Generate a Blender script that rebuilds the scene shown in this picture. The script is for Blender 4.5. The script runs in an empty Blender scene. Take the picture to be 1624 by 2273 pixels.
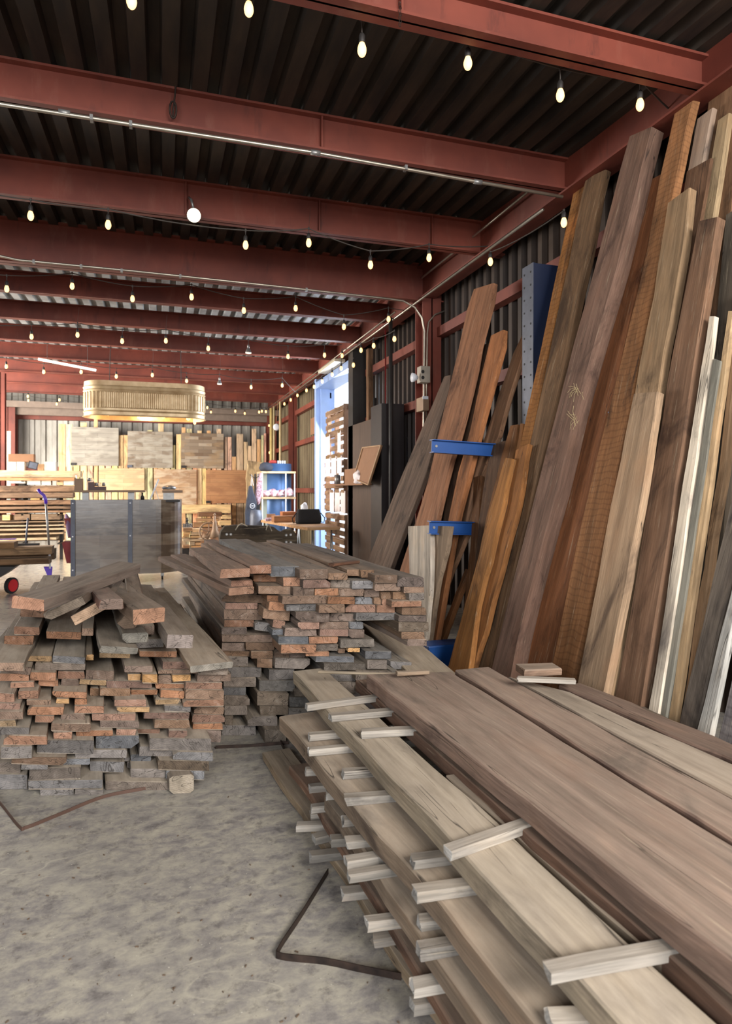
import bpy, bmesh, math, random
from mathutils import Vector, Matrix, noise
R = math.radians
scene = bpy.context.scene
C = scene.collection
PI = math.pi

# ------------------------------------------------------------------ camera
FPX, HZ, CX, CAMZ, TH = 1430.0, 1085.0, 812.0, 1.5, R(17.54)
FW = Vector((math.sin(TH), math.cos(TH), 0)); RT = Vector((math.cos(TH), -math.sin(TH), 0)); UP = Vector((0, 0, 1))
EYE = Vector((0, 0, CAMZ))
cam = bpy.data.cameras.new('camera'); camo = bpy.data.objects.new('camera', cam); C.objects.link(camo)
camo.location = EYE; camo.rotation_euler = (R(90), 0, -TH)
cam.sensor_width = 36; cam.lens = FPX / 2273 * 36; cam.shift_y = -(2273 / 2 - HZ) / 2273
cam.clip_start = 0.05
cam.dof.use_dof = True; cam.dof.focus_distance = 3.7; cam.dof.aperture_fstop = 3.5
scene.camera = camo

# ------------------------------------------------------------------ world, lights, exposure
scene.view_settings.view_transform = 'Standard'; scene.view_settings.look = 'None'
scene.view_settings.gamma = 1; scene.view_settings.exposure = 0.6
w = bpy.data.worlds.new('sky'); scene.world = w; w.use_nodes = True
bg = w.node_tree.nodes['Background']; bg.inputs[0].default_value = (0.86, 0.93, 1.0, 1); bg.inputs[1].default_value = 1.6

def area(name, loc, target, sx, sy, e, col=(1, 1, 1)):
    l = bpy.data.lights.new(name, 'AREA'); l.shape = 'RECTANGLE'; l.size = sx; l.size_y = sy; l.energy = e; l.color = col
    o = bpy.data.objects.new(name, l); C.objects.link(o); o.location = loc
    o.rotation_euler = (Vector(target) - Vector(loc)).to_track_quat('-Z', 'Y').to_euler(); return o
# daylight through the open loading front behind the photographer, high and to the right
area('daylight_front_opening', (2.0, -2.9, 3.5), (0.2, 3.2, 0.0), 2.6, 2.2, 430, (1.0, 0.965, 0.92))
area('daylight_front_left', (-3.0, -3.2, 2.9), (0.6, 4.0, 1.0), 3.4, 2.2, 210, (0.95, 0.97, 1.0))
# daylight through the open left side of the rear hall
area('daylight_side_opening', (-6.3, 14.6, 2.3), (1.5, 16.5, 1.2), 6.5, 3.2, 1250, (1.0, 0.93, 0.84))
area('daylight_door', (3.75, 12.45, 2.6), (0.0, 11.5, 0.6), 2.4, 2.2, 300, (0.80, 0.89, 1.0))

# ------------------------------------------------------------------ rays from the camera to real planes
def ray(u, v): return FW + RT * ((u - CX) / FPX) + UP * ((HZ - v) / FPX)
def Pd(u, v, d): return EYE + ray(u, v) * d
def Pz(u, v, z): r = ray(u, v); return EYE + r * ((z - CAMZ) / r.z)
def Py(u, v, y): r = ray(u, v); return EYE + r * (y / r.y)
def Px(u, v, x): r = ray(u, v); return EYE + r * (x / r.x)
def Ppl(u, v, n, c): r = ray(u, v); return EYE + r * ((c - n.dot(EYE)) / n.dot(r))

def S(r, g, b):
    f = lambda c: (c / 255) / 12.92 if c <= 10 else (((c / 255) + 0.055) / 1.055) ** 2.4
    return (f(r), f(g), f(b), 1)

# ------------------------------------------------------------------ materials
class NT:
    def __init__(s, name):
        s.m = bpy.data.materials.new(name); s.m.use_nodes = True; s.t = s.m.node_tree; s.n = s.t.nodes; s.l = s.t.links
        s.b = s.n['Principled BSDF']; s.out = s.n['Material Output']
    def N(s, ty, **kw):
        x = s.n.new(ty)
        for k, v in kw.items(): setattr(x, k, v)
        return x
    def L(s, a, b): s.l.new(a, b)
    def val(s, sock, v):
        if hasattr(v, 'is_output') or isinstance(v, bpy.types.NodeSocket): s.l.new(v, sock)
        else: sock.default_value = v
    def math(s, op, a, b=0.0, c=0.0, clamp=False):
        x = s.N('ShaderNodeMath', operation=op); x.use_clamp = clamp
        s.val(x.inputs[0], a); s.val(x.inputs[1], b); s.val(x.inputs[2], c); return x.outputs[0]
    def vmath(s, op, a, b=(0, 0, 0)):
        x = s.N('ShaderNodeVectorMath', operation=op); s.val(x.inputs[0], a); s.val(x.inputs[1], b); return x.outputs[0]
    def noise(s, vec, scale, detail=4, rough=0.55, dist=0.0):
        x = s.N('ShaderNodeTexNoise'); s.l.new(vec, x.inputs['Vector']); x.inputs['Scale'].default_value = scale
        x.inputs['Detail'].default_value = detail; x.inputs['Roughness'].default_value = rough; x.inputs['Distortion'].default_value = dist
        return x.outputs['Fac']
    def ramp(s, fac, stops):
        x = s.N('ShaderNodeValToRGB'); s.l.new(fac, x.inputs[0]); e = x.color_ramp.elements
        while len(e) < len(stops): e.new(0.5)
        for i, (p, c) in enumerate(stops): e[i].position = p; e[i].color = c if len(c) == 4 else (*c, 1)
        return x.outputs[0]
    def mix(s, fac, a, b, mode='MIX'):
        x = s.N('ShaderNodeMix', data_type='RGBA', blend_type=mode)
        s.val(x.inputs[0], fac); s.val(x.inputs[6], a); s.val(x.inputs[7], b); return x.outputs[2]
    def rng(s, v, a, b, c, d):
        x = s.N('ShaderNodeMapRange'); s.val(x.inputs[0], v)
        for i, k in enumerate((a, b, c, d)): x.inputs[i + 1].default_value = k
        return x.outputs[0]
    def bump(s, h, strength=0.3, dist=0.01):
        x = s.N('ShaderNodeBump'); s.l.new(h, x.inputs['Height']); x.inputs['Strength'].default_value = strength
        x.inputs['Distance'].default_value = dist; s.l.new(x.outputs[0], s.b.inputs['Normal'])

def wood_material(name, saw=0.0, rough=0.85):
    t = NT(name)
    tc = t.N('ShaderNodeTexCoord'); oi = t.N('ShaderNodeObjectInfo')
    off = t.vmath('SCALE', (17.3, 9.1, 5.7)); off.node.inputs[3].default_value = 1; t.L(oi.outputs['Random'], off.node.inputs[3])
    co = t.vmath('ADD', tc.outputs['Object'], off)
    g = t.noise(t.vmath('MULTIPLY', co, (1.3, 17, 17)), 1.0, 6, 0.6, 0.6)
    f = t.noise(t.vmath('MULTIPLY', co, (5, 130, 130)), 1.0, 3, 0.6)
    p = t.noise(t.vmath('MULTIPLY', co, (1.6, 4.5, 4.5)), 1.0, 4, 0.6, 0.3)
    p2 = t.noise(t.vmath('MULTIPLY', co, (7, 16, 16)), 1.0, 5, 0.7)
    base = oi.outputs['Color']
    k = t.math('MULTIPLY', t.rng(g, 0.25, 0.75, 0.55, 1.42), t.rng(f, 0.3, 0.7, 0.78, 1.18))
    cc = t.N('ShaderNodeCombineColor'); [t.L(k, cc.inputs[i]) for i in range(3)]
    col = t.mix(1.0, base, cc.outputs[0], 'MULTIPLY')
    # weather stains: darker bluish-grey and warmer patches
    col = t.mix(t.rng(p, 0.55, 0.75, 0, 0.5), col, t.mix(1.0, col, S(120, 118, 122), 'MULTIPLY'))
    col = t.mix(t.rng(p, 0.45, 0.28, 0, 0.45), col, t.mix(1.0, base, (1.15, 0.97, 0.86, 1), 'MULTIPLY'))
    col = t.mix(t.rng(p2, 0.62, 0.74, 0, 0.35), col, (0.05, 0.038, 0.03, 1))
    bp = t.noise(t.vmath('MULTIPLY', co, (1.3, 2.8, 2.8)), 1.0, 6, 0.66, 0.8)
    col = t.mix(t.rng(bp, 0.54, 0.66, 0, 0.75), col, t.mix(1.0, col, S(138, 136, 146), 'MULTIPLY'))
    col = t.mix(t.rng(bp, 0.44, 0.32, 0, 0.4), col, t.mix(1.0, col, (1.4, 1.28, 1.12, 1), 'MULTIPLY'))
    sc_ = t.noise(t.vmath('MULTIPLY', co, (3, 60, 60)), 1.0, 5, 0.7)
    col = t.mix(t.rng(sc_, 0.60, 0.74, 0, 0.5), col, S(196, 178, 150))
    # long drying cracks
    cr = t.noise(t.vmath('MULTIPLY', co, (0.45, 10, 10)), 1.0, 2.5, 0.45, 0.0)
    crack = t.rng(t.math('ABSOLUTE', t.math('SUBTRACT', cr, 0.56)), 0.0, 0.004, 1, 0)
    crack = t.math('MULTIPLY', crack, t.rng(p, 0.47, 0.55, 0, 1), clamp=True)
    if saw:
        wv = t.N('ShaderNodeTexWave', wave_type='BANDS', bands_direction='X'); t.L(co, wv.inputs['Vector'])
        wv.inputs['Scale'].default_value = 8; wv.inputs['Distortion'].default_value = 7; wv.inputs['Detail'].default_value = 2; wv.inputs['Detail Scale'].default_value = 0.7
        col = t.mix(t.math('MULTIPLY', t.rng(wv.outputs['Fac'], 0.25, 0.0, 0, 1), saw), col, t.mix(1.0, col, (0.35, 0.3, 0.26, 1), 'MULTIPLY'))
    # settled dust on faces that look up
    ge = t.N('ShaderNodeNewGeometry'); sx = t.N('ShaderNodeSeparateXYZ'); t.L(ge.outputs['Normal'], sx.inputs[0])
    at = t.N('ShaderNodeAttribute', attribute_type='OBJECT', attribute_name='dust')
    du = t.math('MULTIPLY', t.rng(sx.outputs[2], 0.6, 0.95, 0, 1), t.math('MULTIPLY', at.outputs['Fac'], t.rng(p2, 0.3, 0.65, 0.55, 1.0)), clamp=True)
    col = t.mix(du, col, t.mix(t.rng(g, 0.3, 0.7, 0, 1), S(158, 144, 127), S(186, 172, 154)))
    col = t.mix(t.math('MULTIPLY', crack, 0.85), col, (0.018, 0.014, 0.012, 1))
    # end grain
    so = t.N('ShaderNodeSeparateXYZ'); t.L(tc.outputs['Normal'], so.inputs[0])
    em = t.rng(t.math('ABSOLUTE', so.outputs[0]), 0.6, 0.7, 0, 1)
    sc = t.N('ShaderNodeSeparateXYZ'); t.L(tc.outputs['Object'], sc.inputs[0])
    cb = t.N('ShaderNodeCombineXYZ'); cb.inputs[0].default_value = 0
    t.L(t.math('ADD', sc.outputs[1], t.math('MULTIPLY_ADD', oi.outputs['Random'], 0.3, -0.15)), cb.inputs[1])
    t.L(t.math('ADD', sc.outputs[2], t.math('MULTIPLY_ADD', t.math('FRACT', t.math('MULTIPLY', oi.outputs['Random'], 7.7)), 0.24, 0.03)), cb.inputs[2])
    rg = t.N('ShaderNodeTexWave', wave_type='RINGS', rings_direction='X'); t.L(cb.outputs[0], rg.inputs['Vector'])
    rg.inputs['Scale'].default_value = 34; rg.inputs['Distortion'].default_value = 2.4; rg.inputs['Detail'].default_value = 3; rg.inputs['Detail Scale'].default_value = 1.2
    ea = t.N('ShaderNodeAttribute', attribute_type='OBJECT', attribute_name='end_tint')
    n3 = t.noise(co, 22, 5, 0.65)
    kk = t.math('MULTIPLY', t.rng(rg.outputs['Fac'], 0, 1, 0.86, 1.06), t.rng(n3, 0.3, 0.7, 0.62, 1.3))
    c2 = t.N('ShaderNodeCombineColor'); [t.L(kk, c2.inputs[i]) for i in range(3)]
    ecol = t.mix(1.0, ea.outputs['Color'], c2.outputs[0], 'MULTIPLY')
    ecr = t.noise(t.vmath('ADD', cb.outputs[0], off), 9.0, 2, 0.5, 1.5)
    ecm = t.math('MULTIPLY', t.rng(t.math('ABSOLUTE', t.math('SUBTRACT', ecr, 0.5)), 0.0, 0.011, 1, 0), 0.8, clamp=True)
    ecol = t.mix(t.rng(n3, 0.58, 0.72, 0, 0.4), ecol, S(128, 120, 112))
    ecol = t.mix(ecm, ecol, (0.02, 0.015, 0.012, 1))
    col = t.mix(em, col, ecol)
    t.L(col, t.b.inputs['Base Color']); t.b.inputs['Roughness'].default_value = rough
    t.b.inputs['Specular IOR Level'].default_value = 0.25
    h = t.math('SUBTRACT', t.math('ADD', t.math('MULTIPLY', g, 0.6), t.math('MULTIPLY', f, 0.45)), t.math('MULTIPLY', t.math('MAXIMUM', crack, t.math('MULTIPLY', ecm, em)), 0.8))
    t.bump(h, 0.55, 0.004)
    return t.m
WOOD = wood_material('aged_wood'); SAWN = wood_material('sawn_wood', .3)

def mat(name, col, rough=0.6, metal=0.0, var=0.25, scale=6, bump=0.0, col2=None, spec=0.5, stretch=(1, 1, 1), emit=0, detail=5):
    t = NT(name); tc = t.N('ShaderNodeTexCoord'); co = t.vmath('MULTIPLY', tc.outputs['Object'], stretch)
    n = t.noise(co, scale, detail, 0.6)
    c2 = col2 or tuple(c * (1 - var) for c in col[:3]) + (1,)
    c = t.ramp(n, [(0.32, c2), (0.68, col)])
    t.L(c, t.b.inputs['Base Color']); t.b.inputs['Roughness'].default_value = rough; t.b.inputs['Metallic'].default_value = metal
    t.b.inputs['Specular IOR Level'].default_value = spec
    if bump: t.bump(n, bump, 0.01)
    if emit: t.b.inputs['Emission Color'].default_value = col; t.b.inputs['Emission Strength'].default_value = emit
    return t.m

def glow(name, col, st):
    t = NT(name); t.b.inputs['Base Color'].default_value = col; t.b.inputs['Emission Color'].default_value = col
    t.b.inputs['Emission Strength'].default_value = st; return t.m

def concrete():
    t = NT('dusty_concrete'); tc = t.N('ShaderNodeTexCoord'); co = tc.outputs['Object']
    a = t.noise(t.vmath('MULTIPLY', co, (0.9, 1.1, 1)), 1.3, 5, 0.6, 0.5)
    b = t.noise(t.vmath('MULTIPLY', co, (1.4, 2.2, 1)), 6.5, 9, 0.76, 0.3)
    c = t.noise(co, 60, 4, 0.7)
    d = t.noise(co, 14, 6, 0.75)
    col = t.ramp(b, [(0.34, S(96, 91, 91)), (0.45, S(128, 122, 118)), (0.55, S(154, 147, 134)), (0.70, S(178, 170, 152))])
    col = t.mix(t.rng(a, 0.35, 0.65, 0.0, 0.5), col, S(152, 146, 134))
    col = t.mix(t.rng(d, 0.53, 0.68, 0, 0.7), col, S(84, 78, 76))
    # light scrapes
    s1 = t.noise(t.vmath('MULTIPLY', co, (0.7, 2.0, 1)), 1.7, 2, 0.5, 1.2)
    sc = t.math('MULTIPLY', t.rng(t.math('ABSOLUTE', t.math('SUBTRACT', s1, 0.53)), 0, 0.006, 1, 0), t.rng(a, 0.5, 0.62, 0, 0.6), clamp=True)
    col = t.mix(sc, col, S(188, 180, 160))
    sp = t.noise(co, 85, 2, 0.5)
    col = t.mix(t.rng(sp, 0.70, 0.74, 0, 0.6), col, S(60, 54, 50))
    col = t.mix(t.rng(sp, 0.28, 0.25, 0, 0.6), col, S(205, 198, 182))
    t.L(col, t.b.inputs['Base Color'])
    sy = t.N('ShaderNodeSeparateXYZ'); t.L(co, sy.inputs[0])     # the rear hall floor is swept and polished
    t.L(t.math('ADD', t.rng(sy.outputs[1], 7.0, 8.5, 0.62, 0.16), t.math('MULTIPLY', b, 0.15)), t.b.inputs['Roughness'])
    t.bump(t.math('ADD', t.math('MULTIPLY', b, 0.6), t.math('MULTIPLY', c, 0.25)), 0.25, 0.006)
    return t.m

def red_steel(name, c1, c2):
    t = NT(name); tc = t.N('ShaderNodeTexCoord'); co = tc.outputs['Object']
    a = t.noise(t.vmath('MULTIPLY', co, (1, 1, 0.25)), 5, 7, 0.7); b = t.noise(co, 1.4, 4, 0.6)
    col = t.mix(t.rng(b, 0.35, 0.65, 0, 1), c1, c2)
    col = t.mix(t.rng(a, 0.56, 0.8, 0, 0.55), col, S(138, 92, 76))
    col = t.mix(t.rng(a, 0.42, 0.25, 0, 0.7), col, S(50, 24, 20))
    t.L(col, t.b.inputs['Base Color']); t.b.inputs['Roughness'].default_value = 0.62; t.bump(a, 0.15, 0.004); return t.m

RED = red_steel('red_oxide_steel', S(124, 58, 42), S(98, 43, 31))
M_conc = concrete()
M_deck = mat('dark_brown_deck_metal', S(62, 48, 36), 0.75, 0.0, 0.5, 2.5, 0.1, S(26, 20, 15), stretch=(3, .6, 1))  # near deck, darker and browner than the rear deck
M_deck2 = mat('galvanised_deck_metal', S(150, 152, 152), 0.5, 0.3, 0.4, 3, 0, S(90, 88, 86))
M_wallR2 = mat('lit_corrugated_metal', S(140, 126, 98), 0.5, 0.2, 0.4, 2, 0, S(96, 80, 60), stretch=(1, 1, .3))  # rear stretch of the right wall, its daylight put into a lighter colour
M_blue_shaded = mat('shaded_rack_blue', S(14, 28, 56), 0.5, 0.0, 0.2, 5)  # rack blue with the shade behind the leaning boards put into the colour
M_wallR = mat('shaded_corrugated_metal', S(66, 50, 38), 0.6, 0.2, 0.4, 2, 0, S(38, 27, 21), stretch=(1, 1, .3))  # near stretch of the same wall, its shade put into a darker colour
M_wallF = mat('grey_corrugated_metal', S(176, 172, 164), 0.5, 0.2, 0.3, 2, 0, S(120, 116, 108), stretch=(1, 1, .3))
M_plain = mat('old_plaster', S(120, 108, 96), 0.9, 0, 0.2, 2)
M_blue = mat('blue_rack_paint', S(24, 74, 140), 0.42, 0.0, 0.2, 5)
M_bluegrey = mat('worn_grey_paint', S(92, 96, 108), 0.5, 0.2, 0.3, 8)
M_galv = mat('galvanised_steel', S(150, 148, 145), 0.42, 0.6, 0.25, 9)
M_conduit = mat('conduit_steel', S(186, 176, 160), 0.35, 0.8, 0.3, 7)
M_black = mat('black_rubber', S(26, 25, 26), 0.6, 0, 0.3)
M_dark = mat('dark_painted_metal', S(48, 44, 42), 0.6, 0.2, 0.3)
M_strap = mat('rusty_steel_band', S(78, 62, 54), 0.5, 0.6, 0.4, 14, 0, S(40, 34, 32))
M_cable = mat('black_cable', S(60, 52, 46), 0.6)
M_bulb = glow('lit_filament_bulb', (1.0, 0.56, 0.2, 1), 1.9)
M_spot = glow('lit_spot_lens', (1.0, 0.8, 0.5, 1), 5)
M_tank = mat('warm_galvanised_tank', S(214, 190, 150), 0.42, 0.3, 0.25, 5, 0, S(176, 148, 108))
M_purple = mat('purple_plastic', S(88, 42, 190), 0.35)
M_white = mat('white_enamel', S(228, 230, 236), 0.4, 0, 0.08)
M_paper = mat('white_paper', S(225, 215, 215), 0.8, 0, 0.05)
M_frame = mat('pale_blue_frame', S(150, 176, 222), 0.4, 0, 0.1)  # one even pale blue for the whole door frame
M_redp = mat('dark_red_plastic', S(128, 42, 44), 0.45)
M_redb = mat('red_wheel', S(196, 22, 20), 0.4)
M_cloth = mat('black_cloth', S(24, 23, 25), 0.85, 0, 0.3, 12, 0.3)
M_denim = mat('charcoal_cloth', S(56, 60, 72), 0.9, 0, 0.3, 12, 0.3)
M_plaid = mat('plaid_cloth', S(196, 176, 190), 0.8, 0, 0.3, 28, 0.2, S(120, 66, 64))
M_bag = mat('clear_plastic_bags', S(214, 208, 224), 0.25, 0, 0.3, 16, 0.5, S(170, 96, 88))
M_card = mat('brown_hardboard', S(140, 100, 70), 0.75, 0, 0.15)
M_glass = NT('clear_glass').m
_b = M_glass.node_tree.nodes['Principled BSDF']; _b.inputs['Transmission Weight'].default_value = 1; _b.inputs['Roughness'].default_value = 0.02; _b.inputs['IOR'].default_value = 1.1
M_bluepanel = mat('blue_sheet_metal', S(74, 106, 152), 0.4, 0.3, 0.2)
M_greenpanel = mat('grey_green_sheet', S(150, 156, 142), 0.5, 0.2, 0.1)
M_iron = mat('brown_cast_iron', S(150, 122, 96), 0.6, 0.1, 0.2)
M_foil = mat('copper_wire', S(140, 100, 70), 0.4, 0.7)

# ------------------------------------------------------------------ builders
def tag(o, label=None, cat=None, group=None, kind=None):
    if label: o['label'] = label
    if cat: o['category'] = cat
    if group: o['group'] = group
    if kind: o['kind'] = kind
    return o
def link(name, me, m, parent=None, mw=None):
    o = bpy.data.objects.new(name, me); C.objects.link(o)
    if m is not None and len(me.materials) == 0: me.materials.append(m)
    if mw is not None: o.matrix_basis = mw
    if parent is not None:
        o.parent = parent; o.matrix_parent_inverse = Matrix.Identity(4)
        W_ = parent.matrix_basis.copy(); q = parent.parent
        while q is not None: W_ = q.matrix_basis @ W_; q = q.parent
        o.matrix_basis = W_.inverted() @ (mw if mw is not None else Matrix.Identity(4))
    return o
def empty(name, loc, rz=0.0):
    o = bpy.data.objects.new(name, None); C.objects.link(o)
    o.matrix_basis = Matrix.Translation(Vector(loc)) @ Matrix.Rotation(rz, 4, 'Z'); o.empty_display_size = 0.1; return o
class MB:
    def __init__(s): s.v = []; s.f = []; s.sm = False
    def add(s, v, f): n = len(s.v); s.v += [Vector(p) for p in v]; s.f += [tuple(i + n for i in q) for q in f]; return s
    def box(s, a, b, mx=None):
        (x0, y0, z0), (x1, y1, z1) = a, b
        v = [Vector(p) for p in ((x0, y0, z0), (x1, y0, z0), (x1, y1, z0), (x0, y1, z0), (x0, y0, z1), (x1, y0, z1), (x1, y1, z1), (x0, y1, z1))]
        if mx: v = [mx @ p for p in v]
        return s.add(v, [(0, 3, 2, 1), (4, 5, 6, 7), (0, 1, 5, 4), (1, 2, 6, 5), (2, 3, 7, 6), (3, 0, 4, 7)])
    def bar(s, p, q, w, h, up=UP):
        p = Vector(p); q = Vector(q); x = (q - p); L = x.length; x.normalize(); y = up.cross(x)
        if y.length < 1e-4: y = Vector((0, 1, 0)).cross(x)
        y.normalize(); z = x.cross(y)
        m = Matrix((x, y, z)).transposed().to_4x4(); m.translation = p
        return s.box((0, -w / 2, -h / 2), (L, w / 2, h / 2), m)
    def tube(s, pts, r, n=8, cap=True):
        pts = [Vector(p) for p in pts]; rings = []; prev = None
        for i, p in enumerate(pts):
            d = (pts[min(i + 1, len(pts) - 1)] - pts[max(i - 1, 0)]).normalized()
            a = prev if prev is not None else (Vector((0, 0, 1)) if abs(d.z) < .9 else Vector((1, 0, 0)))
            a = (a - d * a.dot(d)).normalized(); prev = a; b = d.cross(a); rr = r[i] if isinstance(r, (list, tuple)) else r
            rings.append([p + (a * math.cos(2 * PI * k / n) + b * math.sin(2 * PI * k / n)) * rr for k in range(n)])
        v = [q for ring in rings for q in ring]; f = []
        for i in range(len(rings) - 1):
            for k in range(n): f.append((i * n + k, i * n + (k + 1) % n, (i + 1) * n + (k + 1) % n, (i + 1) * n + k))
        if cap: f.append(tuple(range(n))[::-1]); f.append(tuple(range((len(rings) - 1) * n, len(rings) * n)))
        return s.add(v, f)
    def lathe(s, prof, c=(0, 0, 0), n=14, ax='z'):
        v = []; f = []; c = Vector(c)
        for r, z in prof:
            for k in range(n):
                a = 2 * PI * k / n; q = Vector((r * math.cos(a), r * math.sin(a), z))
                if ax == 'x': q = Vector((q.z, q.x, q.y))
                if ax == 'y': q = Vector((q.x, q.z, q.y))
                v.append(c + q)
        for i in range(len(prof) - 1):
            for k in range(n): f.append((i * n + k, i * n + (k + 1) % n, (i + 1) * n + (k + 1) % n, (i + 1) * n + k))
        f.append(tuple(range(n))[::-1]); f.append(tuple(range((len(prof) - 1) * n, len(prof) * n)))
        return s.add(v, f)
    def prism(s, poly, a, b):       # polygon points (3D) extruded by vector a->b offset
        n = len(poly); off = Vector(b) - Vector(a)
        v = [Vector(p) for p in poly] + [Vector(p) + off for p in poly]
        f = [tuple(range(n))[::-1], tuple(range(n, 2 * n))] + [(i, (i + 1) % n, (i + 1) % n + n, i + n) for i in range(n)]
        return s.add(v, f)
    def build(s, name, m, parent=None, smooth=False, origin=None, bevel=0):
        me = bpy.data.meshes.new(name)
        if origin is None and parent is None and s.v:
            xs = [p.x for p in s.v]; ys = [p.y for p in s.v]; zs = [p.z for p in s.v]
            origin = Vector(((min(xs) + max(xs)) / 2, (min(ys) + max(ys)) / 2, min(zs)))
        o0 = Vector(origin) if origin is not None else Vector((0, 0, 0))
        me.from_pydata([tuple(p - o0) for p in s.v], [], s.f); me.update()
        bm = bmesh.new(); bm.from_mesh(me); bmesh.ops.recalc_face_normals(bm, faces=bm.faces); bm.to_mesh(me); bm.free()
        if smooth:
            for p in me.polygons: p.use_smooth = True
        o = link(name, me, m, parent, Matrix.Translation(o0))
        if bevel:
            md = o.modifiers.new('bevel', 'BEVEL'); md.width = bevel; md.segments = 2; md.limit_method = 'ANGLE'
        return o
def struct(name, mb, m, label=None, cat=None):
    o = mb.build(name, m, origin=(0, 0, 0)); o['kind'] = 'structure'
    tag(o, label, cat); return o

ORD = ['first', 'second', 'third', 'fourth', 'fifth', 'sixth', 'seventh', 'eighth', 'ninth', 'tenth', 'eleventh', 'twelfth', 'thirteenth', 'fourteenth', 'fifteenth',
       'sixteenth', 'seventeenth', 'eighteenth', 'nineteenth', 'twentieth']
ORD += ['twenty-' + x for x in ORD[:9]] + ['thirtieth'] + ['thirty-' + x for x in ORD[:9]] + ['fortieth']

def wood_props(o, body, end, dust):
    o.color = S(*body); o['end_tint'] = [float(c) for c in S(*end)[:3]]; o['dust'] = float(dust)
def plank_mesh(name, L, W, T, seed, skew=0.0, wob=0.003, cham=0.004, n=9, bow=0.004, warp=None):
    rnd = random.Random(seed); ch = [cham * rnd.uniform(0.5, 1.9) for _ in range(4)]
    if rnd.random() < 0.22 and W > 0.08: ch[rnd.randrange(4)] = min(T * 0.55, W * 0.2)
    v = []; f = []; sd = seed * 1.7
    for i in range(n + 1):
        x = L * i / n
        dl = noise.noise(Vector((x * 2.1, sd, 0))) * wob * 2.2 + rnd.uniform(-1, 1) * wob * .25
        dr = noise.noise(Vector((x * 2.1, sd, 9))) * wob * 2.2 + rnd.uniform(-1, 1) * wob * .25
        bz = noise.noise(Vector((x * 0.9, sd, 21))) * bow * 2
        if i == 0: bz = 0; dl *= .3; dr *= .3
        if warp: bz += warp(x / L)
        a = W / 2 + dl; b = -W / 2 + dr; t = T / 2
        c0, c1, c2, c3 = [min(c, T * .6) for c in ch]
        sec = [(b + c0, -t), (a - c1, -t), (a, -t + c1 * .8), (a, t - c2 * .8), (a - c2, t), (b + c3, t), (b, t - c3 * .8), (b, -t + c0 * .8)]
        for (y, z) in sec:
            xx = x
            if i == 0: xx = y * skew + rnd.uniform(-1, 1) * 0.006; y += rnd.uniform(-1, 1) * .0022; z += rnd.uniform(-1, 1) * .0016
            if i == n: xx = x + rnd.uniform(-1, 1) * 0.004
            v.append((xx, y, z + bz))
    for i in range(n):
        for k in range(8): f.append((i * 8 + k, i * 8 + (k + 1) % 8, (i + 1) * 8 + (k + 1) % 8, (i + 1) * 8 + k))
    f.append(tuple(range(8))[::-1]); f.append(tuple(range(n * 8, n * 8 + 8)))
    me = bpy.data.meshes.new(name); me.from_pydata(v, [], f); me.update()
    bm = bmesh.new(); bm.from_mesh(me); bmesh.ops.recalc_face_normals(bm, faces=bm.faces); bm.to_mesh(me); bm.free()
    return me
_seed = [100]
def plank(name, p, d, L, W, T, up=UP, body=(120, 98, 80), end=(150, 112, 86), dust=0.5, m=None, parent=None, **kw):
    """p: centre of the near end, d: direction to the far end, up: approximate normal of the broad face"""
    _seed[0] += 1; p = Vector(p); x = Vector(d).normalized(); y = Vector(up).cross(x).normalized(); z = x.cross(y)
    me = plank_mesh(name, L, W, T, kw.pop('seed', _seed[0]), **kw)
    mw = Matrix((x, y, z)).transposed().to_4x4(); mw.translation = p
    o = link(name, me, m or WOOD, parent, mw); wood_props(o, body, end, dust); return o
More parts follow.
